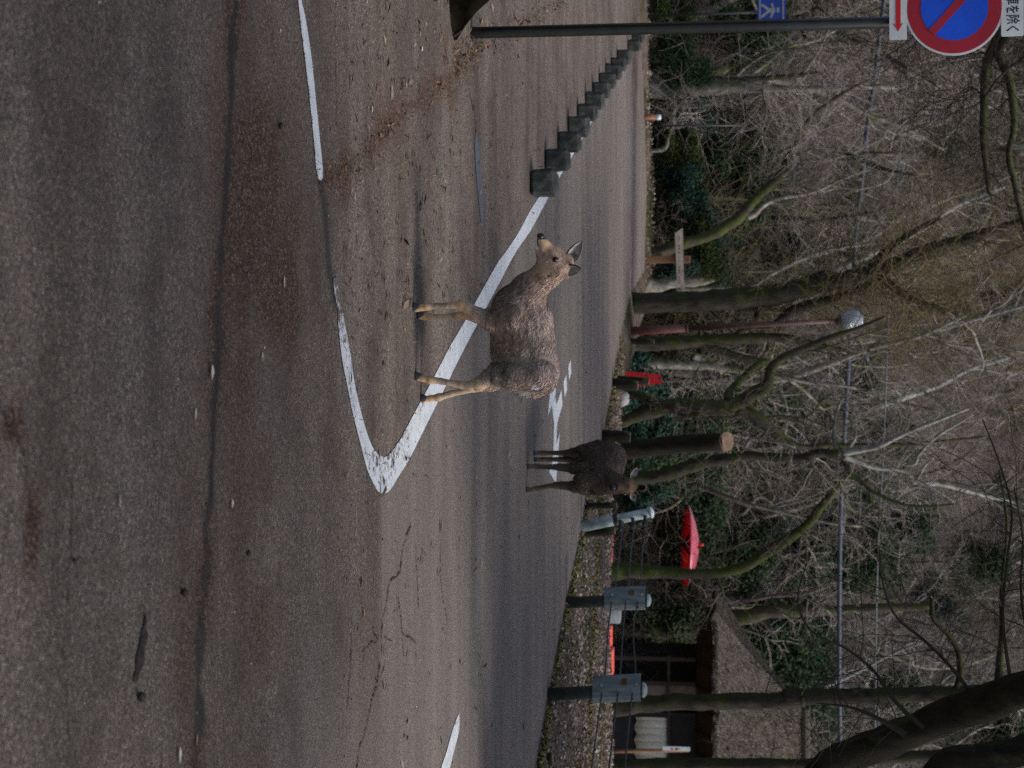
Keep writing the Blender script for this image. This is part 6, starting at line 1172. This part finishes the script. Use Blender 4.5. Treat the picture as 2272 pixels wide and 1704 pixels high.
def col1(P):
    s, l, z = P.T; n1 = vnoise(s, l, z, 16); n2 = vnoise(s, l, z, 6); n3 = vnoise(s * .6, l, z, 32)
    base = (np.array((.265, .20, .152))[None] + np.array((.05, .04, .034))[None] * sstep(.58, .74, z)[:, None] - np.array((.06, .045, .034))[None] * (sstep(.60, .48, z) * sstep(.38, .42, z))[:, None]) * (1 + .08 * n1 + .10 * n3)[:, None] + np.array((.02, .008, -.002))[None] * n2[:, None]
    def lerp(c, t):
        nonlocal base; base = base * (1 - t[:, None]) + np.array(c)[None] * t[:, None]
    lerp((.40, .275, .185), sstep(.28, .40, s) * sstep(.6, .7, z) * .75)                       # tan head
    lerp((.34, .27, .22), sstep(.42, .45, s) * sstep(.73, .68, z) * sstep(.53, .50, s) * .6)  # grey cheek
    lerp((.52, .35, .2), sstep(.50, .56, s) * sstep(.69, .71, z) * .8)                       # bridge of nose
    lerp((.78, .74, .68), sstep(.50, .53, s) * sstep(.69, .67, z))                            # pale chin
    lerp((.10, .07, .05), np.exp(-(((s - .455) / .02) ** 2 + ((z - .835) / .02) ** 2)) * .8)
    lerp((.09, .068, .055), np.exp(-(((s - .40) / .03) ** 2 + ((z - .765) / .03) ** 2)) * .55)
    lerp((.24, .16, .10), sstep(.20, .30, s) * sstep(.36, .28, s) * sstep(.60, .68, z) * .5)
    lerp((.46, .335, .225), sstep(.40, .32, z) * (s < .6))                                    # legs
    lerp((.58, .36, .18), np.exp(-((z - .255) / .03) ** 2) * (s > .1) * .8); lerp((.58, .36, .18), sstep(.10, .06, z) * .8)
    lerp((.15, .115, .095), sstep(.23, .19, z) * sstep(.10, .13, z) * .6 * (vnoise(s, l * 3, z, 25) > -.2))
    lerp((.16, .115, .085), np.exp(-(((z - .757 - (s - .475) * -.55) / .008) ** 2)) * sstep(.475, .49, s) * sstep(.54, .52, s) * .7); lerp((.55, .45, .36), np.exp(-((np.hypot(s - .468, z - .768) - .026) / .006) ** 2) * (s > .4) * (z > .775) * .35); lerp((.12, .09, .07), np.exp(-((np.hypot(s - .470, z - .767) - .019) / .005) ** 2) * (s > .4) * .7); lerp((.20, .15, .12), np.exp(-(((s - .485) / .022) ** 2 + ((z - .805) / .018) ** 2)) * .6); lerp((.30, .25, .21), np.exp(-(((s - .455) / .03) ** 2 + ((z - .72) / .03) ** 2)) * .6); lerp((.13, .09, .065), np.exp(-(((s - .425) / .02) ** 2 + ((z - .79) / .012) ** 2)) * .6)
    lerp((.5, .37, .25), np.exp(-(((s + .20) / .03) ** 2 + ((z - .38) / .05) ** 2)) * .8)
    lerp((.17, .115, .08), np.exp(-(((s + .20) / .04) ** 2 + ((z - .66) / .09) ** 2)) * .65)
    lerp((.62, .59, .55), np.exp(-(((s + .185) / .022) ** 2 + ((z - .665) / .018) ** 2)) * .9)
    lerp((.55, .52, .47), np.exp(-(((s + .235) / .02) ** 2 + ((z - .585) / .03) ** 2)) * .9)
    lerp((.34, .31, .28), np.exp(-(((s + .06) / .05) ** 2 + ((z - .415) / .035) ** 2)) * .7); lerp((.30, .21, .14), np.exp(-(((s - .07) / .05) ** 2 + ((z - .46) / .03) ** 2)) * .5)
    lerp((.12, .09, .075), np.clip(n1 * n2 - .9, 0, .35) * (z > .45))
    lerp((.035, .027, .022), np.exp(-(((s + .03) / .007) ** 2 + ((z - .65) / .02) ** 2)) * .9); lerp((.05, .038, .03), np.exp(-(((s - .115) / .02) ** 2 + ((z - .505) / .01) ** 2)) * .9)
    lerp((.012, .011, .011), sstep(.565, .575, s) * sstep(.675, .685, z)); return np.clip(base, .005, .8)
def len1(P):
    s, l, z = P.T; L_ = np.where(z < .33, .0065, .021); L_ = np.where((z >= .33) & (z < .42), .013, L_); L_ = np.where((s > .40) & (z > .6), .011, L_); L_ = np.where((s > .535), .004, L_); L_ = np.where((s > .28) & (s <= .40) & (z > .5), .020, L_); L_ = np.where((s < -.2) & (z > .5), .030, L_); return L_
def flow1(P):
    s, l, z = P.T; f = np.stack([-np.ones_like(s), 0 * s, -.55 + 0 * s], 1); f[z < .42] = (-.15, 0, -1); f[(s > .25) & (z > .5)] = (-.75, 0, -.75); return f
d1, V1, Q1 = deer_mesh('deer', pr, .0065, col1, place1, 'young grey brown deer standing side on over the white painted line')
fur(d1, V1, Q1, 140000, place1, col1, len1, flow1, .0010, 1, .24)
fur(d1, V1, Q1, 19000, place1, col1, lambda P: len1(P) * np.where(P[:, 2] > .42, 1.55, 1.2), flow1, .0023, 11, .24, (.45, 1.15), 1.45)
hd = np.array((-math.sin(0.35), math.cos(.35), 0))
ear(d1, place1, (.404, .055, .795), (.420, .085, .902), .060, (-.15, 1, .1), (.06, .045, .033), 1); ear(d1, place1, (.440, -.005, .822), (.553, -.030, .900), .068, (.25, 1, .25), (.14, .11, .09), 2)
eyeball(d1, place1, (.468, .0885, .768), .0175)
for c_, y_ in (((.222, .055, 0), 0), ((.17, -.052, 0), 0), ((-.145, .06, 0), 0), ((-.285, -.07, 0), 0)): hoofs(d1, place1, c_, .019, y_)
org = place1(np.zeros((1, 3)))[0]; v, f = lathe([(math.sin(a) + 1e-4, -math.cos(a)) for a in np.linspace(0, math.pi, 9)], 14); MB().add(place1(v * np.array((.018, .024, .021)) + np.array((.586, .072, .692))) - org, f).build('nose', NOSE, d1, True)
MB().tube(place1(np.array([(.578, .088, .680), (.560, .090, .678), (.535, .092, .682)])) - org, .0038, 6).build('mouth_line', NOSE, d1)

# --- dark deer facing the camera
SC2 = 1095.0; g2 = ground(*ZE(200, 600)); yaw2 = math.radians(0)
def place2(V): return g2 + np.stack([V[:, 1], -V[:, 0], V[:, 2]], 1)
# local: s = towards camera, l = image right, z up
p2 = [((-.05, -.02, .60), (-.30, -.11, .62), .150, .185, 1.1), ((-.30, -.11, .62), (-.58, -.16, .65), .185, .160, 1.15), ((-.58, -.16, .65), (-.72, -.17, .62), .15, .11, 1.15), ((-.03, 0, .56), (.02, .01, .50), .14, .10, 1.1),
      ((0, .0, .64), (.06, .02, .74), .135, .095, 1.1), ((.06, .02, .74), (.10, .035, .83), .09, .075, 1.1), ((.10, .037, .855), (.16, .038, .835), .072, .062, 1.05, .02), ((.16, .038, .83), (.255, .035, .765), .055, .033, 1.1, .02), ((.255, .035, .765), (.285, .035, .752), .036, .030, 1.0, .015), ((.10, .036, .90), (.12, .036, .895), .04, .04, .8, .03)]
p2 += chain([(-.02, .06, .52, .07), (-.02, .055, .42, .047), (-.015, .045, .30, .034), (-.01, .045, .25, .027), (0, .055, .17, .019), (.01, .072, .09, .021), (.02, .08, .05, .018), (.025, .082, .02, .018)])
p2 += chain([(-.03, -.08, .52, .07), (-.04, -.10, .40, .045), (-.04, -.108, .27, .03), (-.04, -.11, .18, .02), (-.04, -.112, .08, .022), (-.035, -.112, .04, .018), (-.03, -.112, .02, .018)])
p2 += chain([(-.56, -.21, .56, .11), (-.50, -.215, .44, .065), (-.55, -.21, .34, .040), (-.55, -.205, .28, .027), (-.53, -.205, .17, .019), (-.51, -.205, .08, .022), (-.50, -.205, .02, .018)])
p2 += chain([(-.60, -.12, .56, .12), (-.56, -.13, .44, .07), (-.62, -.15, .34, .042), (-.60, -.145, .22, .021), (-.56, -.145, .08, .021), (-.55, -.145, .02, .018)])
def col2(P):
    s, l, z = P.T; n1 = vnoise(s, l, z, 14); base = np.array((.075, .055, .042))[None] * (1 + .25 * n1)[:, None]
    def lerp(c, t):
        nonlocal base; base = base * (1 - t[:, None]) + np.array(c)[None] * t[:, None]
    lerp((.085, .056, .036), sstep(.10, .16, s) * sstep(.74, .80, z) * .8); lerp((.24, .145, .08), np.exp(-(((z - .90) / .02) ** 2)) * sstep(.06, .1, s) * .7); lerp((.03, .022, .018), np.exp(-(((l - .037) / .025) ** 2 + ((z - .872) / .02) ** 2)) * (s > .1))
    lerp((.22, .14, .075), sstep(.12, .06, z) * .8); lerp((.07, .052, .04), sstep(.4, .3, z) * .5); lerp((.10, .09, .08), np.exp(-(((z - .44) / .04) ** 2)) * (l > .03) * .5); lerp((.008, .007, .007), sstep(.265, .275, s)); return np.clip(base, .004, .5)
def len2(P):
    s, l, z = P.T; L_ = np.where(z < .38, .008, .026); return np.where((s > .1) & (z > .72), .008, L_)
d2, V2, Q2 = deer_mesh('deer', p2, .0095, col2, place2, 'dark brown deer facing the camera beside the leaning white end post')
fur(d2, V2, Q2, 45000, place2, col2, len2, lambda P: np.stack([-np.ones(len(P)), 0 * P[:, 0], -.6 + 0 * P[:, 0]], 1), .0018, 2)
fur(d2, V2, Q2, 6000, place2, col2, lambda P: len2(P) * 1.4, lambda P: np.stack([-np.ones(len(P)), 0 * P[:, 0], -.6 + 0 * P[:, 0]], 1), .0042, 12, .3, (.4, 1.6), 1.6)
ear(d2, place2, (.09, -.03, .895), (.08, -.115, .945), .06, (1, .1, .1), (.05, .04, .035), 3); ear(d2, place2, (.09, .10, .895), (.08, .165, .925), .06, (1, -.1, .1), (.06, .045, .035), 4)
eyeball(d2, place2, (.155, -.022, .84), .017); eyeball(d2, place2, (.155, .098, .84), .017)
org = place2(np.zeros((1, 3)))[0]; MB().add(place2(v * np.array((.018, .032, .026)) + np.array((.298, .035, .752))) - org, f).build('nose', NOSE, d2, True)
for c_ in ((.03, .083, 0), (-.025, -.112, 0), (-.49, -.205, 0), (-.54, -.145, 0)): hoofs(d2, place2, c_, .02)
